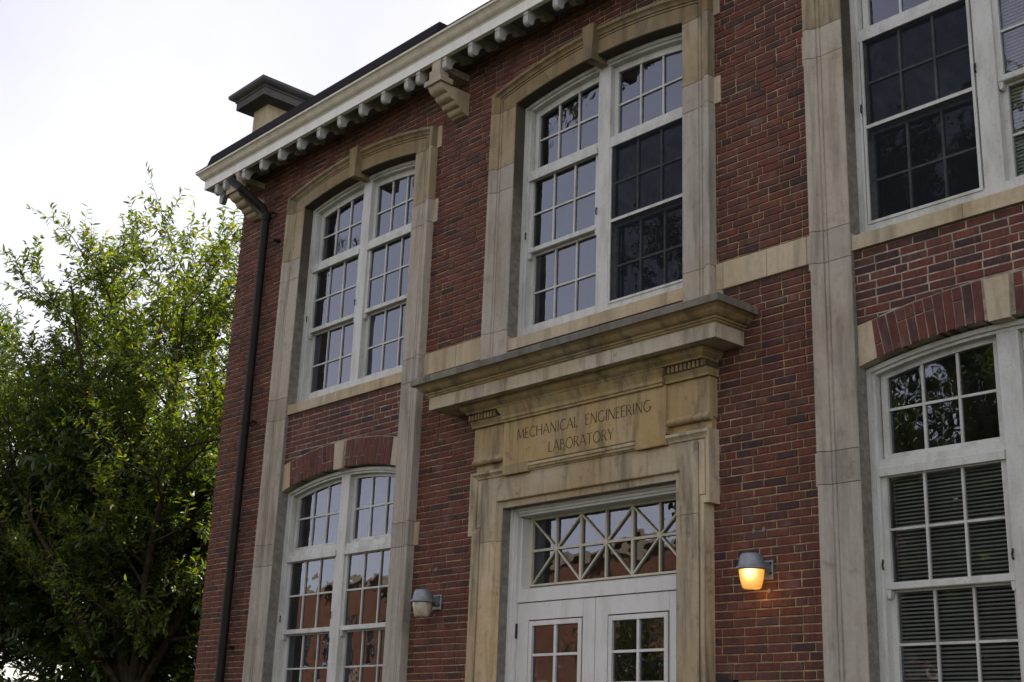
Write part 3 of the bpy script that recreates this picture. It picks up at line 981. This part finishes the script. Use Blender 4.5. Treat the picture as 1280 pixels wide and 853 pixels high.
for i in range(6):
    for a, b in ((zb, zm), (zm, ztp)):
        j1, j2 = rnd.gauss(0, .004), rnd.gauss(0, .004)
        mb.add([(V[i], yt + j1 * .1, a), (V[i + 1], yt - j1 * .1, a), (V[i + 1], yt - j1 * .1 + j2 * .2, b), (V[i], yt + j1 * .1 + j2 * .2, b)], [(0, 1, 2, 3)])
sub(mb, 'window_pane', M['glass'], tr_l, fix=False)

for s in (-1, 1):
    mb = MB()
    x0, x1 = sorted((DC + s * .003, DC + s * .979))
    y0, y1 = .115, .165
    z0, z1 = .86, 3.024
    gx0, gx1 = x0 + .145, x1 - .145
    gz0, gz1 = 1.75, 2.872
    mb.cbox(x0, gx0, y0, y1, z0, z1, .003); mb.cbox(gx1, x1, y0, y1, z0, z1, .003)
    mb.box(gx0, gx1, y0, y1, gz1, z1 - .0002); mb.box(gx0, gx1, y0, y1, z0, gz0)
    mb.box(gx0 + .06, gx1 - .06, y0 - .008, y0 + .01, 1.02, 1.62)
    leaf = part(mb, 'door', M['door_white'])
    g = MB()                                                   # sash set into the leaf
    a0, a1, b0, b1 = gx0 + .012, gx1 - .012, gz0 + .012, gz1 - .012
    for q in ((a0, a0 + .042, b0, b1), (a1 - .042, a1, b0, b1), (a0 + .042, a1 - .042, b1 - .042, b1), (a0 + .042, a1 - .042, b0, b0 + .042)):
        g.cbox(q[0], q[1], y0 - .006, y1 - .012, q[2], q[3], .003)
    i0, i1, k0, k1 = a0 + .042, a1 - .042, b0 + .042, b1 - .042
    xm = (i0 + i1) / 2
    g.box(xm - .013, xm + .013, y0 + .002, y1 - .014, k0, k1)
    for t in (1, 2, 3):
        z = k1 - .253 * t
        g.box(i0, i1, y0 + .004, y1 - .0145, z - .011, z + .011)
    sub(g, 'door_sash', M['door_white'], leaf)
    g = MB()
    g.box(gx0, gx1, y0 + .018, y0 + .03, gz0, gz1)
    rg = MB()
    for q in ((gx0, a0 + .01, gz0, gz1), (a1 - .01, gx1, gz0, gz1), (a0 + .01, a1 - .01, gz1 - .02, gz1), (a0 + .01, a1 - .01, gz0, gz0 + .02)):
        rg.box(q[0], q[1], y0 + .010, y0 + .03, q[2], q[3])
    sub(rg, 'red_trim', M['red_gap'], leaf)
    g = MB()
    ys = y0 + .022
    zs_ = [k1, k1 - .253, k1 - .506, k1 - .759, k0]
    for t in range(4):
        for a, b in ((i0, xm), (xm, i1)):
            j1, j2 = rnd.gauss(0, .003), rnd.gauss(0, .003)
            g.add([(a, ys + j1 * .1, zs_[t + 1]), (b, ys - j1 * .1, zs_[t + 1]), (b, ys - j1 * .1 + j2 * .2, zs_[t]), (a, ys + j1 * .1 + j2 * .2, zs_[t])], [(0, 1, 2, 3)])
    sub(g, 'window_pane', M['glass'], leaf, fix=False)
    h = MB()
    hx = DC + s * .980
    for z in (2.78, 1.9, 1.05):
        h.lathe(hx, y0 - .012, [(.011, z - .065), (.011, z + .065)], 8)
    sub(h, 'hinge', M['black'], leaf)
    h = MB()
    kx = DC + s * .075
    h.tube([(kx, y0, 1.78), (kx, y0 - .06, 1.80), (kx, y0 - .06, 2.0), (kx, y0, 2.02)], .012, 8)
    h.build('door_handle', M['black']).parent = leaf

# ------------------------------------------------------------------ main cornice with brackets
def run_cornice(mb, prof, x0, x1, o0, depth):
    """profile of (offset, z): left return and front"""
    rings = [[(x0 - (o - o0), depth, z) for o, z in prof], [(x0 - (o - o0), -o, z) for o, z in prof], [(x1, -o, z) for o, z in prof]]
    mb.loft(rings)
mb = MB()
run_cornice(mb, [(-.2, 8.872), (.345, 8.872), (.345, 8.775), (.400, 8.773), (.400, 8.886), (-.2, 8.888)], XL, XR, 0, 9)
part(mb, 'eaves_fascia', M['cornice_paint'])
mb = MB()
run_cornice(mb, [(-.2, 8.868), (.344, 8.868), (.344, 8.8715), (-.2, 8.8715)], XL, XR, 0, 9)
part(mb, 'eaves_soffit', M['soffit'])
mb = MB()
run_cornice(mb, [(.0, 8.889), (.404, 8.889), (.408, 8.900), (.416, 8.904), (.430, 8.912), (.448, 8.930), (.462, 8.955), (.478, 8.976), (.490, 8.984), (.500, 8.988), (.502, 9.012), (.0, 9.02)], XL, XR, 0, 9)
part(mb, 'eaves_crown', M['cornice_trim'])
mb = MB()
run_cornice(mb, [(.30, 9.018), (.498, 9.016), (.503, 9.020), (.503, 9.030), (.30, 9.034)], XL, XR, 0, 9)
part(mb, 'roof_edge', M['dark'])
def bracket_poly():
    p = [(-.3435, 8.8675), (-.385, 8.772), (-.385, 8.738), (-.377, 8.734), (-.377, 8.729), (-.386, 8.725)]
    for i in range(9):
        a = R_(178 + 178 * i / 8)
        p.append((-.338 + .045 * math.cos(a), 8.676 + .047 * math.sin(a)))
    p += [(-.292, 8.690), (-.272, 8.722), (-.245, 8.758), (-.208, 8.784), (-.168, 8.800), (-.152, 8.806), (-.149, 8.782), (-.100, 8.782), (-.092, 8.806), (-.02, 8.83), (-.02, 8.8675)]
    return p
bx = [-14.677, -14.467] + [-13.99 + .4265 * k for k in range(9)] + [-10.373] + [-9.917 + .4245 * k for k in range(20)]
bp = bracket_poly()
proto = None
first_x = None
for x in bx:
    if x > XR - .2: break
    if proto is None:
        mb = MB()
        mb.prism_x(bp, x, x + .068)
        proto = part(mb, 'eaves_bracket', M['bracket']); first_x = x
    else:
        o = proto.copy(); COL.objects.link(o)
        o.parent = building; o.matrix_parent_inverse = Matrix.Translation((8, 0, 0))
        o.location = (x - first_x, 0, 0)
for k in range(4):                                             # brackets on the left return
    mb = MB()
    yb = -.17 + k * .43
    mb.loft([[(XL + q[0], yb, q[1]) for q in bp], [(XL + q[0], yb + .068, q[1]) for q in bp]])
    part(mb, 'eaves_bracket', M['bracket'])
def console(x0, x1):
    p = [(0, 8.222), (-.045, 8.225), (-.062, 8.236)]
    def lobe(y0, z0, y1, z1, bulge, n=6):
        out = []
        dx, dz = y1 - y0, z1 - z0; L = math.hypot(dx, dz)
        for i in range(1, n + 1):
            t = i / n
            o = math.sin(math.pi * t) * bulge
            out.append((y0 + dx * t + dz / L * o, z0 + dz * t - dx / L * o))
        return out
    p += lobe(-.062, 8.236, -.125, 8.290, -.014)
    p += [(-.140, 8.288)] + lobe(-.140, 8.288, -.205, 8.338, -.014)
    p += [(-.222, 8.338)] + lobe(-.222, 8.338, -.300, 8.400, -.016)
    p += [(-.316, 8.402)] + lobe(-.316, 8.402, -.392, 8.468, -.014)
    p += [(-.40, 8.485), (0, 8.485)]
    mb = MB()
    mb.prism_x(p, x0, x1)
    mb.box(x0 - .03, x1 + .03, -.43, -.26, 8.4855, 8.545)
    mb.box(x0 + .02, x1 - .02, -.405, -.285, 8.5455, 8.66)
    mb.box(x0 + .02, x1 - .02, -.285, 0, 8.64, 8.72)
    mb.box(x0 + .04, x1 - .04, -.39, -.28, 8.66, 8.868)
    return part(mb, 'scroll_bracket', M['stone_sill'])
console(-14.24, -14.02)
console(-10.12, -9.90)
console(-6.16, -5.94)
# dark raised roof edge over the left bay, corner chimney
mb = MB()
mb.loft([[(x, -.36, 9.02), (x, -.34, 9.19), (x, -.29, 9.345), (x, 3.4, 9.40), (x, 3.4, 9.0)] for x in (-15.06, -10.13)])
part(mb, 'raised_roof', M['dark'])
mb = MB()
mb.box(XL - .2, XR, -.25, 9.0, 8.95, 9.06)
part(mb, 'roof', M['roof'])
ch = MB()
ch.box(-14.54, -14.185, .0, 1.1, 9.0, 9.96)
chim = part(ch, 'chimney', M['stone_sill'])
ch = MB()
def ring(o, z): return [(-14.54 - o * 1.15, -o, z), (-14.185 + o * .95, -o, z), (-14.185 + o * .95, 1.1 + o, z), (-14.54 - o * 1.15, 1.1 + o, z)]
ch.loft([ring(.0, 9.93), ring(.05, 9.945), ring(.17, 9.965), ring(.17, 10.065), ring(.185, 10.075), ring(.185, 10.092), ring(.23, 10.118), ring(.255, 10.145), ring(.255, 10.185), ring(.22, 10.20)])
ch.loft([ring(.12, 10.195), ring(.12, 10.235)])
sub(ch, 'chimney_cap', M['chim_cap'], chim)

# downspout
mb = MB()
px, py = -13.79, -.085
pts = [(-14.20, -.335, 8.86), (-14.19, -.36, 8.74), (-14.13, -.44, 8.64), (-13.95, -.40, 8.50), (-13.82, -.14, 8.27), (px, py, 8.17), (px, py, 5.0), (px, py, .3)]
mb.tube(pts, [.05, .05, .05, .052, .054, .052, .052, .052], 12)
mb.lathe(px, py, [(.060, 8.10), (.060, 8.17)], 12)
dp = part(mb, 'downspout', M['pipe'])
for z in (8.185, 5.45, 2.78, 1.0):
    mb = MB()
    mb.box(px - .02, px + .13, -.075, -.05, z - .014, z + .014)
    mb.tube([(px + .115, -.06, z), (px + .115, .012, z)], .011, 6)
    mb.lathe(px, py, [(.059, z - .02), (.059, z + .02)], 12)
    sub(mb, 'pipe_strap', M['pipe'], dp)
mb = MB()                                                      # cut off pipe stub in the wall
mb.tube([(-13.535, .02, 7.775), (-13.55, -.05, 7.775), (-13.565, -.085, 7.768)], [.022, .024, .020], 10)
part(mb, 'pipe_stub', M['pipe'])
mb = MB()
mb.cbox(-6.53, -6.375, -.06, .012, 2.14, 2.305, .008)
part(mb, 'wall_box', M['black'])
mb = MB()
for (x, z) in ((-10.125, 3.40), (-10.03, 3.40), (-6.20, 3.40), (-6.105, 3.405), (-10.02, 2.955), (-6.065, 2.945)):
    n = 9
    mb.prism_y([(x + .018 * rnd.uniform(.6, 1.1) * math.cos(2 * math.pi * i / n), z + .022 * rnd.uniform(.6, 1.1) * math.sin(2 * math.pi * i / n)) for i in range(n)], -.007, .004)
part(mb, 'filled_hole', M['patch'])

# body of the building: side and back walls, floors, rooms
M['brick_tex'] = mat_brick_tex('side_wall_brick', (.17, .05, .037), (.12, .042, .036), (.30, .24, .15))
mb = MB()
mb.box(XL + .012, XL + .33, .331, 9.0, 0, 8.9)
mb.box(XR - .33, XR, .331, 9.0, 0, 8.9)
mb.box(XL + .33, XR - .33, 8.7, 9.0, 0, 8.9)
part(mb, 'outer_wall', M['brick_tex'])
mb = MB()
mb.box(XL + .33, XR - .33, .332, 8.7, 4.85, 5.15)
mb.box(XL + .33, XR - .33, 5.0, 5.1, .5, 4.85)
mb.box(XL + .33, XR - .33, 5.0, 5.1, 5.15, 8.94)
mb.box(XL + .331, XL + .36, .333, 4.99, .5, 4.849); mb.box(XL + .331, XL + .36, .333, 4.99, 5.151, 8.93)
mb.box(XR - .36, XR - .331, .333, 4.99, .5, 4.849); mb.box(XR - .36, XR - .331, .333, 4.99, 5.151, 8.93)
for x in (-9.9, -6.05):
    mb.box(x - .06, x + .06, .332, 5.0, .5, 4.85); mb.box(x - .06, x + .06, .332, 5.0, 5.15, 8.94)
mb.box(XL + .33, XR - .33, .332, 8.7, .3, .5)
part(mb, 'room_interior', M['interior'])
mb = MB()                                                      # stone plinth and entrance steps
mb.box(XL - .04, DC - 1.4, -.06, .008, 0, .6); mb.box(DC + 1.4, XR, -.06, .008, 0, .6)
part(mb, 'plinth', M['stone'])
mb = MB()
for i in range(5):
    mb.cbox(DC - 1.7, DC + 1.7, -.5 - .32 * (4 - i), .10, .17 * i, .17 * (i + 1) - (.0 if i < 4 else -.002), .01)
part(mb, 'entrance_steps', M['granite'])

# ------------------------------------------------------------------ wall lamps
def lens_mat(lit):
    t = NT('lamp_lens_lit' if lit else 'lamp_lens_unlit')
    v = t.coord()
    if lit:
        w = t.n('ShaderNodeTexWave'); w.inputs['Scale'].default_value = 34; w.wave_type = 'BANDS'; w.bands_direction = 'X'
        t.l(v, w.inputs['Vector'])
        mp = t.n('ShaderNodeMapping'); mp.inputs['Location'].default_value = (-.045, .275, .052); mp.inputs['Scale'].default_value = (1, 1, 1)
        t.l(v, mp.inputs[0])
        ln = t.n('ShaderNodeVectorMath', operation='LENGTH'); t.l(mp.outputs[0], ln.inputs[0])
        d = t.mul(ln.outputs['Value'], t.mul(t.mul(w.outputs['Fac'], .12), .94, 'ADD'))
        c = t.ramp(d, [(0, (1.0, .86, .55)), (.035, (1.0, .70, .28)), (.07, (.70, .34, .080)), (.12, (.46, .19, .034)), (.2, (.30, .10, .014))])
        e = t.n('ShaderNodeEmission'); e.inputs['Strength'].default_value = 1.35
        t.l(c, e.inputs[0])
        gl = t.n('ShaderNodeBsdfGlossy'); gl.inputs['Roughness'].default_value = .15
        m = t.n('ShaderNodeMixShader'); m.inputs[0].default_value = .08
        t.l(e.outputs[0], m.inputs[1]); t.l(gl.outputs[0], m.inputs[2]); t.l(m.outputs[0], t.out.inputs[0])
    else:
        c = t.ramp(t.noise(t.coord((1, 1, .3)), 30, 4), [(.3, (.42, .36, .24)), (.7, (.68, .64, .52))])
        p = t.bsdf(c, .22, .5)
        p.inputs['Transmission Weight'].default_value = .25
    return t.m
def wall_lamp(cx, z, lit, label):
    root = tag(empty('wall_lamp', (cx, 0, z)), label, 'lamp', 'wall lamps beside the doorway')
    cy = -.185
    mb = MB()
    mb.lathe(0, cy, [(.0, .102), (.03, .103), (.068, .098), (.082, .088), (.088, .06), (.097, .012), (.101, .0), (.117, -.004), (.120, -.012), (.118, -.022), (.095, -.024), (.09, -.01), (.02, .02)], 28, False)
    if lit:
        pl = bpy.data.lights.new('bulb_glow', 'POINT'); pl.energy = .28; pl.color = (1, .55, .16); pl.shadow_soft_size = .05
        po = bpy.data.objects.new('bulb_glow', pl); COL.objects.link(po); po.parent = root; po.location = (.0, -.10, -.175)
    hood = mb.build('lamp_hood', M['grey_metal'], root, smooth=True)
    mb = MB()
    mb.lathe(0, cy, [(.092, -.012), (.094, -.028), (.088, -.075), (.079, -.120), (.070, -.148), (.060, -.158), (.0, -.160)], 28, False)
    mb.build('lamp_lens', lens_mat(lit), root, smooth=True)
    mb = MB()
    mb.prism_x([(-.10, .045), (-.012, .055), (-.012, -.045), (-.10, -.018)], -.035, .035)
    mb.cbox(-.062, .062, -.016, .012, -.075, .070, .006)
    br = mb.build('mounting_bracket', M['grey_metal'], root)
    mb = MB()
    for zz in (.045, -.03):
        mb.tube([(.048, -.016, zz), (.048, -.024, zz)], .008, 8)
    mb.build('screw', M['black'], br)
    return root
wall_lamp(-9.985, 3.085, False, 'unlit grey wall lamp with cloudy lens on brick left of the doorway')
wall_lamp(-6.085, 3.10, True, 'lit grey wall lamp glowing orange on brick right of the doorway')

# ------------------------------------------------------------------ ground
def mat_ground():
    t = NT('lawn_grass')
    v = t.coord()
    c = t.ramp(t.noise(v, .7, 8, .7), [(.3, (.020, .030, .010)), (.6, (.035, .046, .015)), (.8, (.06, .065, .025))])
    t.bsdf(c, .95, .1, t.bump(t.noise(v, 30, 5), .8, .05))
    return t.m
mb = MB(); mb.add([(-400, -400, 0), (400, -400, 0), (400, 400, 0), (-400, 400, 0)], [(0, 1, 2, 3)])
tag(mb.build('ground', mat_ground(), fix=False), 'mown lawn around the brick building', 'lawn', kind='structure')
M['paving'] = mat_plain('concrete_paving', (.085, .08, .07), .9, .2, 0, .2, 3)
mb = MB(); mb.box(-60, 30, -12.5, -6.6, -.1, .06); mb.box(DC - 1.6, DC + 1.6, -6.6, -1.79, -.1, .058)
tag(mb.build('path', M['paving']), 'concrete path in front of the brick building', 'path', kind='structure')

# ------------------------------------------------------------------ trees
def make_tree(name, label, base, height, spread, seed, leaders=9, branches=13, twigs=10, leaves=16, leaf_len=.12, leaf_w=.03,
              trunk_h=.22, trunk_r=.17, mat=None, group=None, up=.55, crown_low=.2, twig_len=.62, shoots=.5):
    rg = random.Random(seed); ng = np.random.default_rng(seed)
    root = tag(empty(name, base), label, 'tree', group)
    wood = MB()
    TP, TD = [], []
    def limb(p, d, length, r0, r1, n, wander, trop, sides):
        pts = [p.copy()]; d = d.normalized()
        for i in range(n):
            d = (d + Vector((rg.gauss(0, wander), rg.gauss(0, wander), rg.gauss(0, wander) + trop))).normalized()
            pts.append(pts[-1] + d * (length / n))
        rad = [r0 + (r1 - r0) * i / n for i in range(n + 1)]
        wood.tube(pts, rad, sides, False)
        return pts
    zt = height * trunk_h
    tr = limb(Vector((0, 0, -.1)), Vector((0, 0, 1)), zt + .1, trunk_r, trunk_r * .8, 4, .04, .1, 10)
    for i in range(leaders):
        az = 2 * math.pi * (i / leaders) + rg.uniform(-.35, .35)
        inner = i % 2 == 0
        tilt = rg.uniform(.08, .42) if inner else rg.uniform(.4, .85)
        L = (height - zt) * (rg.uniform(.84, 1.0) if inner else rg.uniform(.62, .95)) / max(.55, math.cos(tilt * .8))
        L = min(L, (height - zt) * 1.02)
        d = Vector((math.cos(az) * math.sin(tilt), math.sin(az) * math.sin(tilt), math.cos(tilt)))
        # keep the limb inside the crown's width
        hor = L * math.sin(tilt) * .8
        if hor > spread: d = Vector((d.x * spread / hor, d.y * spread / hor, d.z)).normalized()
        st = tr[-1] if i % 2 else tr[-2] + (tr[-1] - tr[-2]) * rg.random()
        pts = limb(st, d, L, trunk_r * rg.uniform(.38, .55), .012, 9, .09, up * .09, 7)
        for w in range(int(twigs * 1.6)):                           # shoots straight off the leader's upper half
            t = .45 + .55 * ((w + rg.random()) / (twigs * 1.6)); k = min(int(t * 9), 8)
            q2 = pts[k] + (pts[k + 1] - pts[k]) * (t * 9 - k); a2 = (pts[k + 1] - pts[k]).normalized()
            sd = a2.orthogonal().normalized(); sd.rotate(Matrix.Rotation(rg.uniform(0, 2 * math.pi), 3, a2))
            tl = twig_len * rg.uniform(.6, 1.2)
            tp = limb(q2, a2 * rg.uniform(.6, 1.1) + sd * rg.uniform(.2, .8), tl, .005, .002, 3, .12, .08, 3)
            for h in range(leaves):
                u = .1 + .9 * (h + rg.random()) / leaves; kk = min(int(u * 3), 2)
                TP.append(tp[kk] + (tp[kk + 1] - tp[kk]) * (u * 3 - kk)); TD.append((tp[kk + 1] - tp[kk]).normalized())
        for b in range(branches):
            t = crown_low + (1 - crown_low) * ((b + rg.random()) / branches)
            k = min(int(t * 9), 8); q = pts[k] + (pts[k + 1] - pts[k]) * (t * 9 - k)
            ax = (pts[k + 1] - pts[k]).normalized()
            side = ax.orthogonal().normalized(); side.rotate(Matrix.Rotation(rg.uniform(0, 2 * math.pi), 3, ax))
            dd = ax * rg.uniform(.35, .9) + side * rg.uniform(.7, 1.0)
            bl = (1.0 - .55 * t) * spread * rg.uniform(.45, .85) + .35
            bp_ = limb(q, dd, bl, .028 * (1.2 - t) + .006, .005, 5, .14, up * .10, 5)
            for w in range(twigs):
                s = .18 + .82 * ((w + rg.random()) / twigs)
                k2 = min(int(s * 5), 4); q2 = bp_[k2] + (bp_[k2 + 1] - bp_[k2]) * (s * 5 - k2)
                a2 = (bp_[k2 + 1] - bp_[k2]).normalized()
                sd = a2.orthogonal().normalized(); sd.rotate(Matrix.Rotation(rg.uniform(0, 2 * math.pi), 3, a2))
                d3 = a2 * rg.uniform(.3, 1.0) + sd * rg.uniform(.3, .9) + Vector((0, 0, shoots * rg.uniform(.2, 1.2)))
                tl = twig_len * rg.uniform(.5, 1.25)
                tp = limb(q2, d3, tl, .005, .002, 3, .12, .08, 3)
                for h in range(leaves):
                    u = .12 + .88 * (h + rg.random()) / leaves
                    kk = min(int(u * 3), 2)
                    TP.append(tp[kk] + (tp[kk + 1] - tp[kk]) * (u * 3 - kk)); TD.append((tp[kk + 1] - tp[kk]).normalized())
    tk = wood.build('trunk', M['bark'], root, fix=False, smooth=True)
    Pn = np.array([tuple(p) for p in TP], dtype=np.float32); Dn = np.array([tuple(p) for p in TD], dtype=np.float32)
    n = len(Pn)
    rv = ng.normal(size=(n, 3)).astype(np.float32)
    side = rv - Dn * np.sum(rv * Dn, 1, keepdims=True); side /= np.linalg.norm(side, axis=1, keepdims=True) + 1e-6
    ld = Dn * ng.uniform(.25, .9, (n, 1)) + side * ng.uniform(.5, 1.0, (n, 1)) + np.array([0, 0, -.18]) * ng.uniform(0, 2, (n, 1))
    ld /= np.linalg.norm(ld, axis=1, keepdims=True)
    rv2 = ng.normal(size=(n, 3)) * .7 + np.array([0, 0, 1.0])
    wv = np.cross(ld, rv2); wv /= np.linalg.norm(wv, axis=1, keepdims=True) + 1e-6
    nv = np.cross(wv, ld)
    ln = leaf_len * ng.uniform(.6, 1.25, (n, 1)); lw = leaf_w * ng.uniform(.75, 1.3, (n, 1))
    v = np.empty((n, 6, 3))
    v[:, 0] = Pn
    v[:, 1] = Pn + ld * ln * .38 + wv * lw * .5 + nv * lw * .18
    v[:, 2] = Pn + ld * ln * .75 + wv * lw * .36 - nv * ln * .04
    v[:, 3] = Pn + ld * ln - nv * ln * .16
    v[:, 4] = Pn + ld * ln * .75 - wv * lw * .36 - nv * ln * .04
    v[:, 5] = Pn + ld * ln * .38 - wv * lw * .5 + nv * lw * .18
    me = bpy.data.meshes.new('crown')
    me.vertices.add(n * 6); me.vertices.foreach_set('co', v.astype(np.float32).ravel())
    me.loops.add(n * 6); me.loops.foreach_set('vertex_index', np.arange(n * 6, dtype=np.int32))
    me.polygons.add(n); me.polygons.foreach_set('loop_start', np.arange(0, n * 6, 6, dtype=np.int32))
    me.update(calc_edges=True); me.validate()
    me.materials.append(mat)
    o = bpy.data.objects.new('crown', me); COL.objects.link(o); o.parent = root
    return root
G1 = [(.026, .048, .018), (.036, .062, .020), (.050, .080, .022), (.074, .098, .024), (.115, .122, .026)]
G2 = [(.020, .040, .018), (.030, .055, .020), (.042, .066, .022), (.060, .080, .026)]
M['leaf_a'] = mat_leaf('leaf_sunny', G1, .5)
M['leaf_b'] = mat_leaf('leaf_dark', G2, .42)
GR = 'trees left of the brick building'
make_tree('leafy_tree', 'tall airy tree with sunlit yellow green leaves right beside the building corner', (-20.5, 2.0, 0), 10.4, 2.9, 3, 15, 19, 13, 18, .130, .036, mat=M['leaf_a'], shoots=.35, group=GR, crown_low=.1)
make_tree('leafy_tree', 'darker shorter tree at the far left edge of the photo', (-24.3, .8, 0), 9.1, 2.3, 11, 14, 20, 14, 20, .125, .032, mat=M['leaf_b'], group=GR, crown_low=.1)
make_tree('leafy_tree', 'low dense dark tree filling the shade below the tall airy tree', (-22.4, 3.6, 0), 7.2, 3.8, 23, 14, 21, 14, 19, .16, .050, mat=M['leaf_b'], group=GR, trunk_h=.08, crown_low=.05, up=.1)

# ------------------------------------------------------------------ what the window panes mirror: the other side of the lawn, plus trees added to block light
M['far_brick'] = mat_brick_tex('opposite_brick', (.30, .090, .038), (.20, .060, .034), (.36, .29, .19))
ob = tag(empty('campus_building', (-50, -30, 0)), 'red brick building with pale stone trim across the lawn, mirrored in the lower panes', 'building')
mb = MB()
xs = [-27, 27]; zs = [0, 9.6]; wo_ = []
for k in range(11):
    xw = -24.5 + k * 4.9
    if k == 7: continue
    for z0 in (1.2, 5.4): wo_.append((xw - .8, xw + .8, z0, z0 + 2.6))
xs += [w[0] for w in wo_] + [w[1] for w in wo_]; zs += [w[2] for w in wo_] + [w[3] for w in wo_]
grid_wall(mb, xs, zs, lambda x, z: any(w[0] < x < w[1] and w[2] < z < w[3] for w in wo_), 0, -.4)
mb.box(-27, -26.6, -12, -.4, 0, 9.6); mb.box(26.6, 27, -12, -.4, 0, 9.6); mb.box(-26.6, 26.6, -12, -11.6, 0, 9.6)
mb.build('wall', M['far_brick'], ob)
mb = MB(); mb.box(-27.3, 27.3, -12.3, .3, 9.6, 9.95); mb.box(-27.1, 27.1, -.05, .06, 4.6, 4.85)
mb.build('stone_cornice', M['stone_sill'], ob)
for w in wo_:
    mb = MB()
    mb.box(w[0], w[1], -.16, -.12, w[2], w[3])
    pn = mb.build('window', M['black'], ob)
    f = MB()
    for q in ((w[0], w[0] + .08, w[2], w[3]), (w[1] - .08, w[1], w[2], w[3]), ((w[0] + w[1]) / 2 - .04, (w[0] + w[1]) / 2 + .04, w[2], w[3])): f.box(q[0], q[1], -.119, -.06, q[2], q[3])
    f.box(w[0] + .08, w[1] - .08, -.1195, -.065, (w[2] + w[3]) / 2 - .04, (w[2] + w[3]) / 2 + .04)
    f.box(w[0] - .1, w[1] + .1, -.11, .09, w[2] - .16, w[2] - .001)
    f.build('window_frame', M['white'], pn)
GR2 = 'trees across the lawn'
make_tree('lawn_tree', 'broad tree on the lawn mirrored in the right hand lower window', (-16, -21, 0), 17, 6.0, 31, 17, 18, 13, 16, .23, .10, mat=M['leaf_a'], group=GR2, trunk_h=.15, up=.3)
make_tree('lawn_tree', 'small bright tree on the lawn mirrored in the right door leaf', (-25.5, -20, 0), 6.5, 2.4, 37, 9, 10, 8, 10, .16, .07, mat=M['leaf_a'], group=GR2, trunk_h=.15)
make_tree('lawn_tree', 'broad dark tree on the lawn behind the one mirrored in the right hand lower window', (-20, -29, 0), 13, 5.5, 43, 12, 14, 9, 12, .22, .10, mat=M['leaf_b'], group=GR2, trunk_h=.1, crown_low=.05, up=.1)
make_tree('lawn_tree', 'big dark tree on the lawn, added out of view to dim the facade', (-6, -23, 0), 15, 5.5, 47, 12, 13, 9, 12, .22, .10, mat=M['leaf_b'], group=GR2, trunk_h=.1, crown_low=.05, up=.1)  # added to block sky light from the right of the facade
make_tree('lawn_tree', 'big dark tree beyond the right end of the brick building, added out of view to dim the reveals', (6, -12, 0), 15, 5.0, 53, 12, 13, 9, 12, .22, .10, mat=M['leaf_b'], group=GR2, trunk_h=.1, crown_low=.05, up=.1)  # unseen tree put in to darken the right-facing reveals
for lx, sd, lb in ((-23.6, 41, 'very tall bare trunked tree mirrored in the top panes of the middle window'), (-35.5, 61, 'very tall bare trunked tree mirrored in the top panes of the left window')):
    tr_ = make_tree('lawn_tree', lb, (lx, -12, 0), 26, 7, sd, 14, 15, 11, 16, .26, .11, mat=M['leaf_b'], group=GR2, trunk_h=.76, trunk_r=.28, up=.1, crown_low=.15, shoots=.3)
    tr_.scale = (1, .45, 1)
